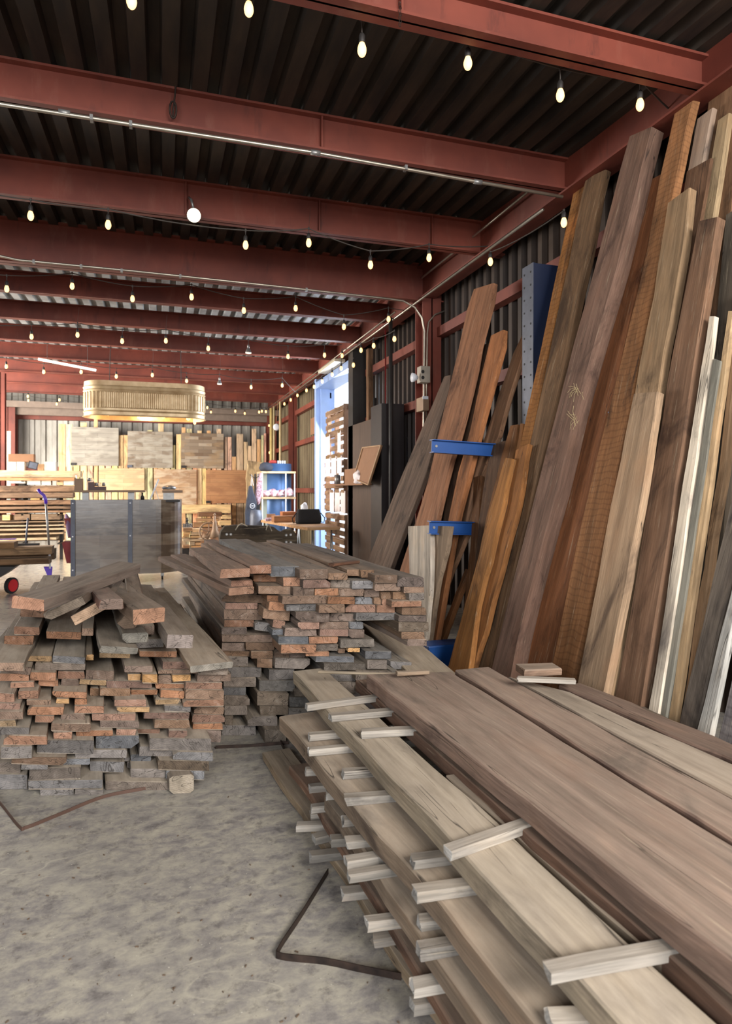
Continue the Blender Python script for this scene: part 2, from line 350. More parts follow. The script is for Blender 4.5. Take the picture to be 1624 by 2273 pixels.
def slab(name, pts_l, pts_r, nrm, t, body, end=None, dust=0.2, m=None, rough=0.004, seed=None, rows=14, parent=None, cham=0.006):
    """a board whose front face outline runs through left and right 3D polylines; thickness goes along -nrm"""
    _seed[0] += 1; sd = seed or _seed[0]; rnd = random.Random(sd)
    def resample(pts):
        pts = [Vector(p) for p in pts]; ls = [0]
        for a, b in zip(pts, pts[1:]): ls.append(ls[-1] + (b - a).length)
        out = []
        for i in range(rows + 1):
            s = ls[-1] * i / rows; k = 0
            while k < len(ls) - 2 and ls[k + 1] < s: k += 1
            u = (s - ls[k]) / max(1e-6, ls[k + 1] - ls[k]); out.append(pts[k].lerp(pts[k + 1], min(1, u)))
        return out
    A = resample(pts_l); B = resample(pts_r); n = Vector(nrm).normalized()
    x = ((A[-1] + B[-1]) / 2 - (A[0] + B[0]) / 2).normalized(); z = n - x * n.dot(x); z.normalize(); y = z.cross(x)
    mw = Matrix((x, y, z)).transposed().to_4x4(); mw.translation = (A[0] + B[0]) / 2; inv = mw.inverted()
    v = []; f = []
    for i in range(rows + 1):
        a = inv @ A[i]; b = inv @ B[i]; u = (b - a).normalized()
        ja = noise.noise(Vector((i * .55, sd * 1.3, 1))) * rough * 2.4; jb = noise.noise(Vector((i * .55, sd * 1.3, 5))) * rough * 2.4
        a = a + u * ja; b = b - u * jb; c = min(cham, t * .3, (b - a).length * .2)
        for q in (a + u * c, b - u * c, b - Vector((0, 0, c)), b - Vector((0, 0, t - c)), b - u * c - Vector((0, 0, t)), a + u * c - Vector((0, 0, t)), a - Vector((0, 0, t - c)), a - Vector((0, 0, c))):
            v.append(q)
    for i in range(rows):
        for k in range(8): f.append((i * 8 + k, i * 8 + (k + 1) % 8, (i + 1) * 8 + (k + 1) % 8, (i + 1) * 8 + k))
    f.append(tuple(range(8))[::-1]); f.append(tuple(range(rows * 8, rows * 8 + 8)))
    me = bpy.data.meshes.new(name); me.from_pydata([tuple(q) for q in v], [], f); me.update()
    bm = bmesh.new(); bm.from_mesh(me); bmesh.ops.recalc_face_normals(bm, faces=bm.faces); bm.to_mesh(me); bm.free()
    o = link(name, me, m or WOOD, parent, mw); wood_props(o, body, end or body, dust); return o

# ================================================================== THE BUILDING
XL, XR, YF, YB = -6.4, 3.55, -3.8, 21.0
struct('floor', MB().box((XL - .2, YF - 2, -.2), (XR + .4, YB + .3, 0)), M_conc)
def deckz(y): return 4.24 + max(0, min(1, (y - 3.2) / 4.8)) * 0.22
def corrugated(x0, x1, y0, y1, pitch, dep, thick=0.004):
    mb = MB(); n = int((x1 - x0) / pitch)
    pr = []
    for i in range(n + 1):
        x = x0 + i * pitch; pr += [(x, 0), (x + pitch * .50, 0), (x + pitch * .58, dep), (x + pitch * .92, dep)]
    ys = [y0 + (y1 - y0) * k / 6 for k in range(7)]
    m = len(pr); v = []; f = []
    for y in ys: v += [(x, y, deckz(y) + h) for x, h in pr]
    for j in range(6):
        for i in range(m - 1): f.append((j * m + i, j * m + i + 1, (j + 1) * m + i + 1, (j + 1) * m + i))
    k = len(v); v += [(x, y, z + thick) for x, y, z in v]; f += [tuple(q + k for q in r)[::-1] for r in f]
    return mb.add(v, f)
struct('ceiling', corrugated(XL, XR + .2, YF, 8.6, .2, .075), M_deck)
o = struct('ceiling_rear', corrugated(XL, XR + .2, 8.6, YB + .2, .2, .075), M_deck2)
struct('roof_panel', MB().box((XL - .2, YF, 4.62), (XR + .4, YB + .3, 4.7)), M_deck)

def ibeam(y, zb, zt, x0=XL, x1=XR, fw=.12, tw=.014, tf=.016):
    mb = MB(); mb.box((x0, y - tw / 2, zb), (x1, y + tw / 2, zt)); mb.box((x0, y - fw / 2, zb), (x1, y + fw / 2, zb + tf)); mb.box((x0, y - fw / 2, zt - tf), (x1, y + fw / 2, zt)); return mb
BY = [3.28, 4.75, 6.28, 7.9, 9.3, 10.75, 12.3, 13.85, 15.6, 17.3, 19.0]
for i, y in enumerate(BY):
    zb = 4.04 if i != 3 else 3.97
    b = ibeam(y, zb, deckz(y) - .003 if i < 4 else 4.31, fw=.12 if i != 3 else .16); o = struct('trim_%d' % (i + 1), b, RED)
# stiffener plates on the webs
st = MB()
for (u, v, y) in ((711, 320, 4.75), (412, 415, 6.28), (706, 465, 6.28), (955, 515, 6.28), (885, 30, 3.28)):
    p = Py(u, v, y); st.box((p.x - .006, y - .055, 4.06), (p.x + .006, y + .055, deckz(y) - .02))
struct('trim_12', st, RED)
# longitudinal header beam along the right wall with lower lip
hb = MB(); hb.box((3.28, YF, 4.0), (3.30, 21, 4.42)); hb.box((3.20, YF, 3.985), (3.40, 21, 4.0)); hb.box((3.20, YF, 4.40), (3.40, 21, 4.415))
struct('trim_13', hb, RED)
def wallcorr(x, y0, y1, z0, z1, pitch, dep, axis='y'):
    mb = MB(); n = int((y1 - y0) / pitch); pr = []
    for i in range(n + 1):
        y = y0 + i * pitch; pr += [(y, 0), (y + pitch * .35, 0), (y + pitch * .45, dep), (y + pitch * .9, dep)]
    pr = [(min(a, y1), b) for a, b in pr] + [(y1, 0)]
    v = []; f = []; m = len(pr)
    for z in (z0, z1):
        for a, h in pr: v.append((x + h, a, z) if axis == 'y' else (a, x + h, z))
    for i in range(m - 1): f.append((i, i + 1, m + i + 1, m + i))
    k = len(v); v += [((p[0] + .006, p[1], p[2]) if axis == 'y' else (p[0], p[1] + .006, p[2])) for p in v[:k]]; f += [tuple(q + k for q in r)[::-1] for r in f]
    return mb.add(v, f)
DY0, DY1, DZ = 11.2, 13.75, 3.68
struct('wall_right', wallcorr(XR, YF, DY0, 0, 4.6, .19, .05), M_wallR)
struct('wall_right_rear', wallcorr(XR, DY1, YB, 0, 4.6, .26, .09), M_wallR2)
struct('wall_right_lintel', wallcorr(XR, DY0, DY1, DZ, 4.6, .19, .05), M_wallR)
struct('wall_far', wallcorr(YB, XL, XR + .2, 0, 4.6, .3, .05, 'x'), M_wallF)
# left wall: closed near, open bay 10.5..18.2 that lets the daylight in; front bay behind the camera is open
lw = MB(); lw.box((XL - .1, YF, 0), (XL, 10.6, 4.6)); lw.box((XL - .1, 18.4, 0), (XL, YB, 4.6)); lw.box((XL - .1, 10.6, 3.9), (XL, 18.4, 4.6))
struct('wall_left', lw, M_plain)
fw = MB(); fw.box((XL, YF - .1, 0), (-5.2, YF, 4.6)); fw.box((3.0, YF - .1, 0), (XR + .1, YF, 4.6)); fw.box((-5.2, YF - .1, 4.2), (3.0, YF, 4.6))
struct('wall_front', fw, M_plain)
g = MB()
for z in (1.46, 2.70, 3.55):
    for a, b in ((YF, DY0), (DY1, YB)): g.box((XR - .12, a, z - .06), (XR - .002, b, z + .06))
struct('trim_14', g, RED)
g = MB()
for z in (2.1, 3.62): g.box((XL, YB - .14, z - .09), (XR, YB - .003, z + .05))
struct('trim_15', g, RED)
def hcol(x, y, w=.2, z1=4.0):
    mb = MB(); mb.box((x - w / 2, y - w / 2, 0), (x + w / 2, y - w / 2 + .015, z1)); mb.box((x - w / 2, y + w / 2 - .015, 0), (x + w / 2, y + w / 2, z1)); mb.box((x - .008, y - w / 2, 0), (x + .008, y + w / 2, z1)); return mb
cols = [(3.36, 7.9, .26), (3.32, 20.6, .3), (-4.15, 20.55, .36), (3.38, 17.3, .2), (3.36, 1.2, .26)]
for k, (x, y, w_) in enumerate(cols): struct('trim_%d' % (16 + k), hcol(x, y, w_), RED)
p = Py(3, 950, 15.6); struct('trim_21', hcol(p.x, 15.6, .16), RED)
# dark jamb column and brown timber post right of the doorway
struct('trim_22', MB().box((3.2, 10.9, 0), (3.45, 11.18, 3.98)), M_dark)
# far rafters and eaves board
er = MB(); er.box((XL, 20.0, 3.78), (XR, 20.1, 3.95)); er.box((XL, 20.5, 3.62), (XR, 20.6, 3.98))
struct('trim_23', er, mat('old_eaves_board', S(128, 112, 100), .8))
# door frame
df = empty('door_1', (3.4, 12.4, 0)); df['kind'] = 'structure'
MB().box((3.2, DY1, 0), (3.62, DY1 + .14, 3.9)).build('jamb', M_frame, df)
MB().box((3.2, DY0 - .02, DZ), (3.62, DY1, DZ + .14)).build('head', M_frame, df)
MB().box((3.3, DY1 - .05, 0), (3.5, DY1, 3.7)).build('door_track', M_frame, df)
MB().box((3.5, DY0 - .02, 0), (3.6, DY0 + .05, 3.7)).build('jamb', M_frame, df)
wb = MB().box((5.3, 8.5, 0), (5.35, 14.0, .1)); 
struct('ground_outside', MB().box((XR + .4, 6, -.2), (12, 20, -.02)), M_conc)

# ================================================================== STACKS OF BOARDS SEEN FROM THEIR ENDS
TINT = {  # body, end, adjective
    'o': ((122, 100, 84), (134, 100, 80), 'rust-orange'), 'b': ((116, 97, 82), (114, 93, 78), 'brown'),
    'g': ((118, 110, 101), (112, 105, 100), 'grey'), 'y': ((126, 106, 84), (162, 128, 90), 'honey-coloured'),
    'l': ((116, 110, 104), (116, 110, 106), 'blue-grey'), 'd': ((84, 76, 68), (92, 84, 76), 'dark')}
def end_pile(rows, ox, oy, sc, depth, dvp, pname, group, s_len, cat='board', dust=.85):
    """rows: list from the top of lists (x0,y0,x1,y1,tint[,tilt]) as traced; depth(u): distance of the front at the floor"""
    dr = ray(dvp, HZ); dr.z = 0; dr.normalize(); dr0 = dr.copy(); phi = math.atan2(dr.dot(RT), dr.dot(FW)); tan = math.tan(phi); cphi = math.cos(phi)
    done = []
    for ri in range(len(rows) - 1, -1, -1):
        row = sorted(rows[ri], key=lambda q: q[0])
        for ci, q in enumerate(row):
            x0, y0, x1, y1, ti = q[:5]; tilt = q[5] if len(q) > 5 else 0
            u0, u1, v0, v1 = x0 / sc + ox, x1 / sc + ox, y0 / sc + oy, y1 / sc + oy
            dt = depth((u0 + u1) / 2)
            sup = 0.0
            for (a0, a1, b0, zt) in done:
                if min(a1, u1) - max(a0, u0) > 3 and b0 > v1 - 6: sup = max(sup, zt)
            zt_ = dt  # target
            d = (CAMZ - sup) * FPX / (v1 - HZ) if v1 > HZ + 5 else dt
            d = max(dt - .10, min(dt + .22, d)) if ri > 1 else max(dt - .05, min(dt + .22, d))
            zb = CAMZ - (v1 - HZ) / FPX * d; zt = CAMZ - (v0 - HZ) / FPX * d
            if zb < 0: d = CAMZ * FPX / (v1 - HZ); zb = 0; zt = CAMZ - (v0 - HZ) / FPX * d
            done.append((u0, u1, v0, zt))
            W = (u1 - u0) / FPX * d; T = max(.018, zt - zb)
            c = Pd((u0 + u1) / 2, (v0 + v1) / 2, d)
            rnd = random.Random(int(x0 * 7 + y0 * 3)); body, end, adj = TINT[ti]
            j = rnd.uniform(.82, 1.12); jw = rnd.uniform(-7, 7)
            body = tuple(max(20, min(250, c_ * j + s_ * jw)) for c_, s_ in zip(body, (1, 0, -1))); end = tuple(max(20, min(250, c_ * j + s_ * jw)) for c_, s_ in zip(end, (1, 0, -1)))
            up = UP.copy()
            tilt += rnd.uniform(-1.6, 1.6)
            if tilt: up = Matrix.Rotation(R(tilt), 3, dr) @ UP
            dr = Matrix.Rotation(R(rnd.uniform(-.9, .9)), 3, 'Z') @ dr0
            L = s_len(rnd, ri)
            # local y = up x dr ; near end sheared so that it faces like the cut ends do
            o = plank('board', c, dr, L, W * cphi, T * .985, up=up, body=body, end=end, dust=dust, skew=-tan, wob=.003, cham=.003, n=7, bow=.0015 if ri else .004, seed=int(x0 * 13 + y0))
            tag(o, f'{adj} board in {pname}, {ORD[ri]} layer from top, {ORD[ci]} from left', cat, group)
rowsA = [
 [(97,595,275,655,'o'),(322,632,562,683,'o',2),(565,607,648,660,'b'),(945,588,1068,650,'b')],
 [(28,660,232,725,'o'),(690,780,900,815,'y',2),(920,680,1130,742,'g'),(965,765,1225,808,'o')],
 [(120,798,360,838,'y'),(362,800,590,853,'g',2),(595,790,648,828,'y'),(1130,835,1425,890,'o'),(1375,878,1580,930,'g')],
 [(35,870,215,922,'b',4),(245,850,590,898,'g'),(593,900,790,960,'b',2),(865,868,1058,914,'b'),(1095,895,1375,922,'b')],
 [(0,920,200,975,'o'),(205,912,388,970,'o'),(400,908,585,957,'o'),(888,922,975,970,'y'),(985,925,1092,990,'y'),(1096,935,1187,990,'b'),(1192,930,1322,975,'y'),(1367,922,1600,980,'b')],
 [(72,980,237,1020,'o'),(268,968,403,1010,'o'),(425,962,547,1005,'b'),(549,962,735,1002,'y'),(738,975,1050,1022,'o'),(1078,990,1282,1027,'o'),(1285,982,1540,1030,'o')],
 [(-60,1056,100,1118,'o'),(127,1042,268,1097,'o'),(365,1047,600,1090,'o'),(625,1020,688,1077,'b'),(692,1026,903,1077,'b'),(906,1032,1090,1068,'o'),(1110,1037,1275,1092,'o'),(1285,1035,1550,1103,'b')],
 [(-60,1128,145,1170,'o'),(187,1104,348,1140,'b'),(390,1094,480,1132,'y'),(520,1096,603,1135,'o'),(790,1104,1015,1150,'o'),(1075,1097,1250,1135,'y'),(1270,1106,1552,1150,'o')],
 [(-60,1180,160,1243,'b'),(190,1152,443,1210,'o'),(513,1147,722,1198,'o'),(807,1152,1035,1190,'y'),(1140,1142,1320,1186,'g'),(1345,1155,1550,1203,'b')],
 [(-60,1250,115,1290,'y'),(243,1214,375,1260,'o'),(420,1204,590,1242,'b'),(637,1200,942,1246,'o'),(997,1192,1312,1238,'o'),(1330,1208,1560,1262,'o')],
 [(-60,1295,205,1343,'g'),(355,1266,628,1323,'b'),(693,1252,962,1298,'b'),(1068,1244,1315,1303,'b'),(1335,1268,1540,1310,'o')],
 [(25,1350,325,1418,'o'),(370,1328,500,1378,'o'),(525,1312,783,1355,'o'),(805,1304,945,1345,'o'),(950,1306,1110,1338,'o'),(1170,1314,1298,1367,'o'),(1302,1314,1530,1393,'b')],
 [(5,1428,222,1513,'g'),(255,1380,648,1478,'g'),(665,1350,958,1440,'g'),(1035,1372,1465,1455,'g')],
 [(80,1497,463,1553,'b'),(520,1450,880,1503,'g'),(965,1430,1198,1498,'g'),(1200,1464,1475,1524,'g')],
 [(-60,1532,140,1608,'g'),(148,1552,330,1590,'g'),(358,1512,620,1555,'g'),(625,1532,860,1603,'l'),(862,1500,902,1530,'g'),(905,1478,1050,1530,'g'),(1095,1528,1450,1592,'d')],
 [(203,1572,560,1655,'g'),(878,1537,1025,1580,'g'),(905,1582,1148,1643,'l'),(1150,1594,1415,1658,'l')],
 [(-60,1622,186,1728,'g'),(190,1658,715,1722,'g'),(718,1608,885,1665,'g'),(733,1668,1180,1730,'g')],
 [(277,1724,513,1768,'l'),(516,1724,712,1760,'l')]]
end_pile(rowsA, 0, 1200, 3.123, lambda u: 3.17, 200, 'left pile', 'board ends of the left pile', lambda r, i: r.uniform(2.0, 2.35))
rowsB = [
 [(610,245,772,305,'g'),(775,262,932,318,'b'),(935,283,1040,322,'b'),(1042,264,1113,300,'b'),(1116,268,1195,310,'b'),(1197,294,1323,340,'b'),(1326,307,1470,362,'b')],
 [(370,317,508,362,'b'),(513,290,677,333,'o'),(680,308,791,358,'o'),(793,320,946,368,'o'),(948,322,1063,367,'g'),(1066,327,1194,374,'g'),(1197,337,1337,385,'b'),(1360,362,1472,395,'b')],
 [(350,363,533,405,'b'),(540,358,728,403,'b'),(735,364,856,412,'b'),(858,370,992,412,'o'),(995,372,1134,414,'b'),(1137,374,1228,418,'b'),(1230,388,1285,430,'b'),(1297,388,1386,430,'b'),(1389,396,1475,440,'g')],
 [(335,407,588,450,'b'),(590,410,668,445,'o'),(675,412,930,456,'b'),(932,418,1082,460,'o'),(1084,420,1190,460,'g'),(1192,422,1235,460,'b'),(1237,430,1288,462,'o'),(1290,440,1460,475,'o')],
 [(355,452,535,488,'o'),(600,447,697,497,'o',4),(700,460,880,498,'g'),(883,463,1027,510,'b'),(1030,462,1203,506,'o'),(1206,462,1308,505,'o'),(1350,478,1485,520,'b')],
 [(348,490,565,548,'b'),(567,490,718,548,'b',6),(750,500,940,560,'b'),(943,512,1088,556,'b'),(1091,507,1320,550,'l'),(1330,522,1485,557,'b')],
 [(348,550,518,588,'o'),(520,562,620,612,'l',8),(622,550,690,595,'o',8),(765,562,883,600,'o'),(887,558,1053,598,'b'),(1056,558,1130,597,'l'),(1330,560,1500,615,'d')],
 [(335,590,475,630,'b'),(620,602,685,632,'l'),(690,592,867,640,'b'),(887,600,1048,640,'o'),(1050,602,1138,650,'b'),(1345,617,1475,655,'b')],
 [(337,633,628,673,'b'),(655,643,825,685,'g'),(827,642,990,680,'o'),(1003,656,1190,702,'d'),(1380,657,1490,695,'b')],
 [(337,675,469,722,'b'),(471,675,630,718,'b'),(668,687,865,736,'o'),(868,682,988,722,'g'),(990,707,1030,735,'b'),(1045,704,1115,730,'y')],
 [(335,724,495,752,'b'),(497,724,623,765,'b'),(630,727,716,760,'b'),(718,739,803,762,'b'),(805,726,940,752,'o'),(1140,724,1290,768,'l')],
 [(340,755,482,808,'g'),(535,767,622,818,'b'),(633,764,830,823,'g'),(865,752,1080,788,'g')],
 [(340,812,558,872,'g'),(600,826,745,884,'g'),(910,792,1150,830,'d'),(1152,774,1265,825,'g'),(1285,782,1400,825,'g')],
 [(345,874,530,926,'g'),(548,888,745,950,'d'),(945,850,1085,895,'l'),(1090,835,1290,890,'g')],
 [(345,928,470,972,'l'),(535,958,710,1032,'d'),(745,930,880,980,'d'),(950,897,1090,965,'l'),(1100,900,1300,960,'g')],
 [(350,974,490,1030,'l'),(550,1034,710,1085,'d'),(715,985,870,1040,'d'),(900,970,1080,1030,'g')],
 [(350,1032,478,1086,'l'),(480,1090,645,1145,'g'),(690,1045,850,1100,'d'),(870,1040,1060,1100,'g')],
 [(335,1140,527,1200,'g'),(350,1088,398,1137,'d'),(575,1165,700,1240,'d'),(720,1110,900,1180,'d'),(920,1110,1100,1180,'d')]]
end_pile(rowsB, 360, 1160, 2.5375, lambda u: 3.80 - (u - 490) / 450 * .34, 262, 'middle pile', 'board ends of the middle pile', lambda r, i: r.uniform(2.15, 2.45), dust=.35)

def beam_px(name, n0, d0, n1, d1, W, T, roll, body, end, label, group=None, dust=.4, cat='board', **kw):
    end = tuple(.5 * c + .5 * (.30 * end[0] + .55 * end[1] + .15 * end[2]) * .9 + .36 * (c - 110) for c in end)
    a = Pd(*n0, d0); b = Pd(*n1, d1); x = (b - a).normalized(); up = Matrix.Rotation(R(roll), 3, x) @ UP
    o = plank(name, a, x, (b - a).length, W, T, up=up, body=body, end=end, dust=dust, **kw); tag(o, label, cat, group); return o
GA = 'loose boards tossed on the left pile'
bA = (118, 100, 86)
def near_at(v_bot, z): return (CAMZ - z) * FPX / (v_bot - HZ)
beam_px('board', (62, 1340), 2.95, (286, 1258), 4.0, .15, .056, 6, (122, 108, 98), (160, 114, 88), 'long dusty board lying askew across the very top of left pile', GA, .35)
beam_px('board', (142, 1352), 3.12, (230, 1296), 4.6, .19, .045, -24, (112, 96, 82), (112, 98, 84), 'tilted dark brown board just below the long top board of left pile', GA)
beam_px('board', (203, 1357), 3.18, (255, 1290), 4.7, .19, .05, -28, (112, 94, 80), (160, 128, 100), 'board tipped on its corner with pale tan end, top of left pile', GA)
beam_px('board', (247, 1341), 3.05, (205, 1296), 4.0, .105, .05, 3, (112, 84, 72), (120, 100, 88), 'short narrow reddish board with chipped end atop left pile', GA)
beam_px('board', (331, 1367), 2.98, (232, 1292), 4.5, .145, .068, 0, (116, 96, 80), (150, 108, 82), 'thick square-cut timber pointing at camera on top of left pile', GA)
beam_px('board', (300, 1330), 3.6, (290, 1275), 5.0, .11, .06, 20, (118, 98, 80), (118, 98, 80), 'short board end behind the thick timber on left pile', GA)
beam_px('board', (399, 1424), 3.08, (318, 1306), 5.2, .12, .062, 6, (126, 114, 104), (132, 118, 110), 'long grey board along the right slope of left pile', GA, .55)
beam_px('board', (283, 1386), 3.3, (250, 1320), 4.9, .085, .055, 40, (110, 92, 76), (128, 104, 84), 'small rounded board end in a hollow near the left pile top', GA)
beam_px('board', (264, 1443), 3.0, (225, 1345), 4.6, .165, .032, 9, (108, 98, 86), (110, 104, 94), 'dark dusty board sloping down right in middle of left pile', GA, .55)
beam_px('board', (300, 1416), 3.12, (262, 1345), 4.7, .12, .045, 2, (114, 106, 94), (112, 106, 96), 'short grey-brown board beside the sloping dusty board on left pile', GA, .5)
beam_px('board', (470, 1480), 3.2, (335, 1310), 5.3, .21, .03, 0, (138, 118, 98), (128, 120, 108), 'wide dusty board on right flank of left pile', GA, .8)
beam_px('board', (4, 1480), 3.0, (92, 1345), 5.0, .19, .04, 6, (132, 120, 106), (140, 112, 92), 'dusty board down the left flank of left pile', GA, .8)
beam_px('board', (80, 1362), 3.5, (145, 1318), 5.0, .15, .04, 6, (112, 86, 66), (130, 96, 74), 'orange-brown board under the long top board of left pile', GA, .2)
# rough log stub under the right end of the left pile
a = Pz(403, 1762, .0); a.z = .046
x = ray(200, HZ).normalized(); o = plank('wood_block', a, x, .6, .115, .088, body=(120, 108, 96), end=(140, 128, 112), dust=.4, wob=.012, cham=.014, skew=.2)
x = x; tag(o, 'rough grey wood block on floor under right corner of left pile', 'wood block')

GB = 'long boards fanning over the middle pile'
for (n0, d0, n1, d1, W, T, roll, c, e, lab) in [
    ((411 / 2.5375 + 360, 285 / 2.5375 + 1160), 3.62, (440, 1221), 6.0, .165, .05, 0, (122, 94, 76), (142, 104, 82), 'wide smooth brown board on left front edge of the middle pile top'),
    ((552 / 2.5375 + 360, 263 / 2.5375 + 1160), 3.74, (466, 1203), 6.6, .125, .05, 0, (120, 92, 74), (140, 100, 78), 'raised brown board reaching farthest back on the middle pile'),
    ((445 / 2.5375 + 360, 385 / 2.5375 + 1160), 3.72, (371, 1240), 5.5, .15, .042, 0, (110, 86, 70), (140, 104, 82), 'dark board fanning out farthest left from the middle pile'),
    ((450 / 2.5375 + 360, 345 / 2.5375 + 1160), 3.76, (396, 1236), 5.5, .13, .04, 0, (112, 86, 70), (138, 100, 80), 'board fanning left just under the top of the middle pile')]:
    beam_px('board', n0, d0, n1, d1, W, T, roll, c, e, lab, GB, .25)
dB = ray(262, HZ).normalized()
# wide weathered top boards
for k, (u, v, W, d) in enumerate([(655, 1262, .16, 3.66), (700, 1268, .14, 3.63)]): pass
# twisted splinters and scraps on the middle pile top
for (u, v, d, L, W, T, r_, lab) in [(735, 1254, 3.95, .22, .05, .02, 30, 'dark splintered bark scrap on middle pile top'), (648, 1236, 4.6, .12, .05, .012, 60, 'small flat bark flake on middle pile top')]:
    p = Pd(u, v, d); o = plank('wood_scrap', p, Matrix.Rotation(R(r_), 3, 'Z') @ Vector((1, 0, 0)), L, W, T, body=(84, 58, 44), end=(90, 62, 46), dust=.1, wob=.015, n=5); tag(o, lab, 'wood scrap')

# ================================================================== STICKERED SLAB STACK IN FRONT
def flat_board(L_pts, z, W, T, label, body, end, ext=None, dust=.55, name='board', group='slabs of the stickered stack', m=None, cat='board', wob=.006, **kw):
    """left top edge through two traced floor-plane points at height z; board extends W to the right"""
    a = Pz(*L_pts[0], z); b = Pz(*L_pts[1], z); x = (a - b).normalized()        # from near to far
    if ext: b = b - x * ext
    y = UP.cross(x); L = (a - b).length; c = b - y * (W / 2); c.z = z - T / 2
    a0 = a - y * (W / 2); a0.z = z - T / 2
    o = plank(name, a0, -x, L, W, T, body=body, end=end, dust=dust, m=m, wob=wob, n=20, **kw); tag(o, label, cat, group); return o
GS = (140, 128, 112)
def top_slab(Lp, Rp, z, T, label, body, ext, dust, rough=.005):
    A = [Pz(u, v, z) for u, v in Lp]; B = [Pz(u, v, z) for u, v in Rp]
    for P_ in (A, B): d = (P_[-1] - P_[-2]).normalized(); P_.append(P_[-1] + d * ext)
    o = slab('board', A, B, (0, 0, 1), T, body, tuple(q * .9 for q in body), dust, None, rough, rows=22); tag(o, label, 'board', 'slabs of the stickered stack')
top_slab([(813, 1497), (1624, 2130)], [(1002, 1491), (1300, 1676), (1612, 1868)], .545, .078, 'widest thick slab, nearest of the brown slabs topping the stickered stack', (126, 104, 91), 1.0, .3)
top_slab([(1010, 1487), (1624, 1864)], [(1086, 1480), (1236, 1562), (1455, 1684), (1620, 1772)], .545, .078, 'second brown slab from left on the stickered stack top, beside the long gap', (130, 106, 92), 1.2, .35)
top_slab([(1128, 1502), (1241, 1560), (1460, 1681), (1624, 1768)], [(1266, 1537), (1420, 1608), (1624, 1694)], .543, .076, 'pale grey-brown slab, third from left on stickered stack top', (138, 122, 106), 1.5, .6)
top_slab([(1240, 1520), (1282, 1538), (1428, 1604), (1630, 1690)], [(1290, 1516), (1425, 1570), (1626, 1650)], .548, .085, 'rough dark reddish slab on the far side of the stickered stack top', (106, 84, 72), 1.5, .15, .012)
flat_board([(650, 1489), (1369, 2273)], .43, .19, .076, 'long pale dusty slab with crosswise sticks lying on it', (150, 136, 116), (120, 108, 94), .6, .8)
flat_board([(990, 1722), (1600, 2244)], .425, .15, .07, 'dusty slab half hidden between pale slab and wide brown slab', (138, 122, 104), (120, 100, 84), .6, .7)
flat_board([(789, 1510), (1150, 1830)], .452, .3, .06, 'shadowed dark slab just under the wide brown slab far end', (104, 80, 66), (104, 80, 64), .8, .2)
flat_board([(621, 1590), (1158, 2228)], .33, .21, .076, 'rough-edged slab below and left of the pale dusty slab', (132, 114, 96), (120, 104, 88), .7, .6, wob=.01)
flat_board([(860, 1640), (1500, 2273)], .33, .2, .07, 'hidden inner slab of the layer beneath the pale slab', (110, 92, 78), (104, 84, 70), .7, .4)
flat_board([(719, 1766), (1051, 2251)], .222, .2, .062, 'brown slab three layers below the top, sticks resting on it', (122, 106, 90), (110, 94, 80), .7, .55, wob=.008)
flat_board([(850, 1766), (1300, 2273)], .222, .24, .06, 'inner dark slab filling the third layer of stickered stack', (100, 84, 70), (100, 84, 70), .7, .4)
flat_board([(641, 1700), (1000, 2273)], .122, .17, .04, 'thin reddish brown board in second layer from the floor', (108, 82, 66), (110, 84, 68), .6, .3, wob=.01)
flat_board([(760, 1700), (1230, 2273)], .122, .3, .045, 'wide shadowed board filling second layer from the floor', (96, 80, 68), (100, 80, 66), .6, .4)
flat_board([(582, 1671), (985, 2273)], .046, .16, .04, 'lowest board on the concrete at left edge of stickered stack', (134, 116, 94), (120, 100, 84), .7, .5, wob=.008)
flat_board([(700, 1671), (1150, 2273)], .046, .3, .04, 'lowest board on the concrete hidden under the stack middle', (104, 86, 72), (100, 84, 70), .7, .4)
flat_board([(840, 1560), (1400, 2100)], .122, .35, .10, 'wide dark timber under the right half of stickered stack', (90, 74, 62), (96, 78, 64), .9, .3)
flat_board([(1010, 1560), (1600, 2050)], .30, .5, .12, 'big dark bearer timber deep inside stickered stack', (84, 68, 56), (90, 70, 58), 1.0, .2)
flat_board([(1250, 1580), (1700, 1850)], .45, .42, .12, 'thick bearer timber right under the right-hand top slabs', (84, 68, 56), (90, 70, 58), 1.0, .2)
# beam that pokes out of the stack towards the middle pile
a = Pz(836, 1382, .52); b = Pz(1030, 1560, .455); dd = (b - a)
o = plank('board', a, dd, dd.length + .25, .235, .062, body=(142, 126, 104), end=(120, 104, 86), dust=.6, n=14, wob=.008); o.location.z -= .03
tag(o, 'cracked pale plank slanting from stickered stack up to the middle pile', 'board')
# scraps on the far corner
for (p0, p1, z, W, T, c, lab) in [((1148, 1506), (1276, 1511), .592, .045, .02, (150, 142, 132), 'thin grey offcut lying across the far corner of brown slabs'),
                                 ((1155, 1488), (1235, 1485), .585, .12, .035, (128, 104, 86), 'short brown offcut at the far corner of the slab stack'),
                                 ((706, 1491), (930, 1499), .505, .03, .014, (146, 132, 112), 'long thin lath between pale slab and the slanting plank'),
                                 ((880, 1494), (950, 1490), .575, .035, .02, (140, 120, 100), 'little lath scrap on far end of the wide brown slab')]:
    a = Pz(*p0, z); b = Pz(*p1, z); o = plank('offcut', a, b - a, (b - a).length, W, T, body=c, end=c, dust=.5, n=5); tag(o, lab, 'offcut')

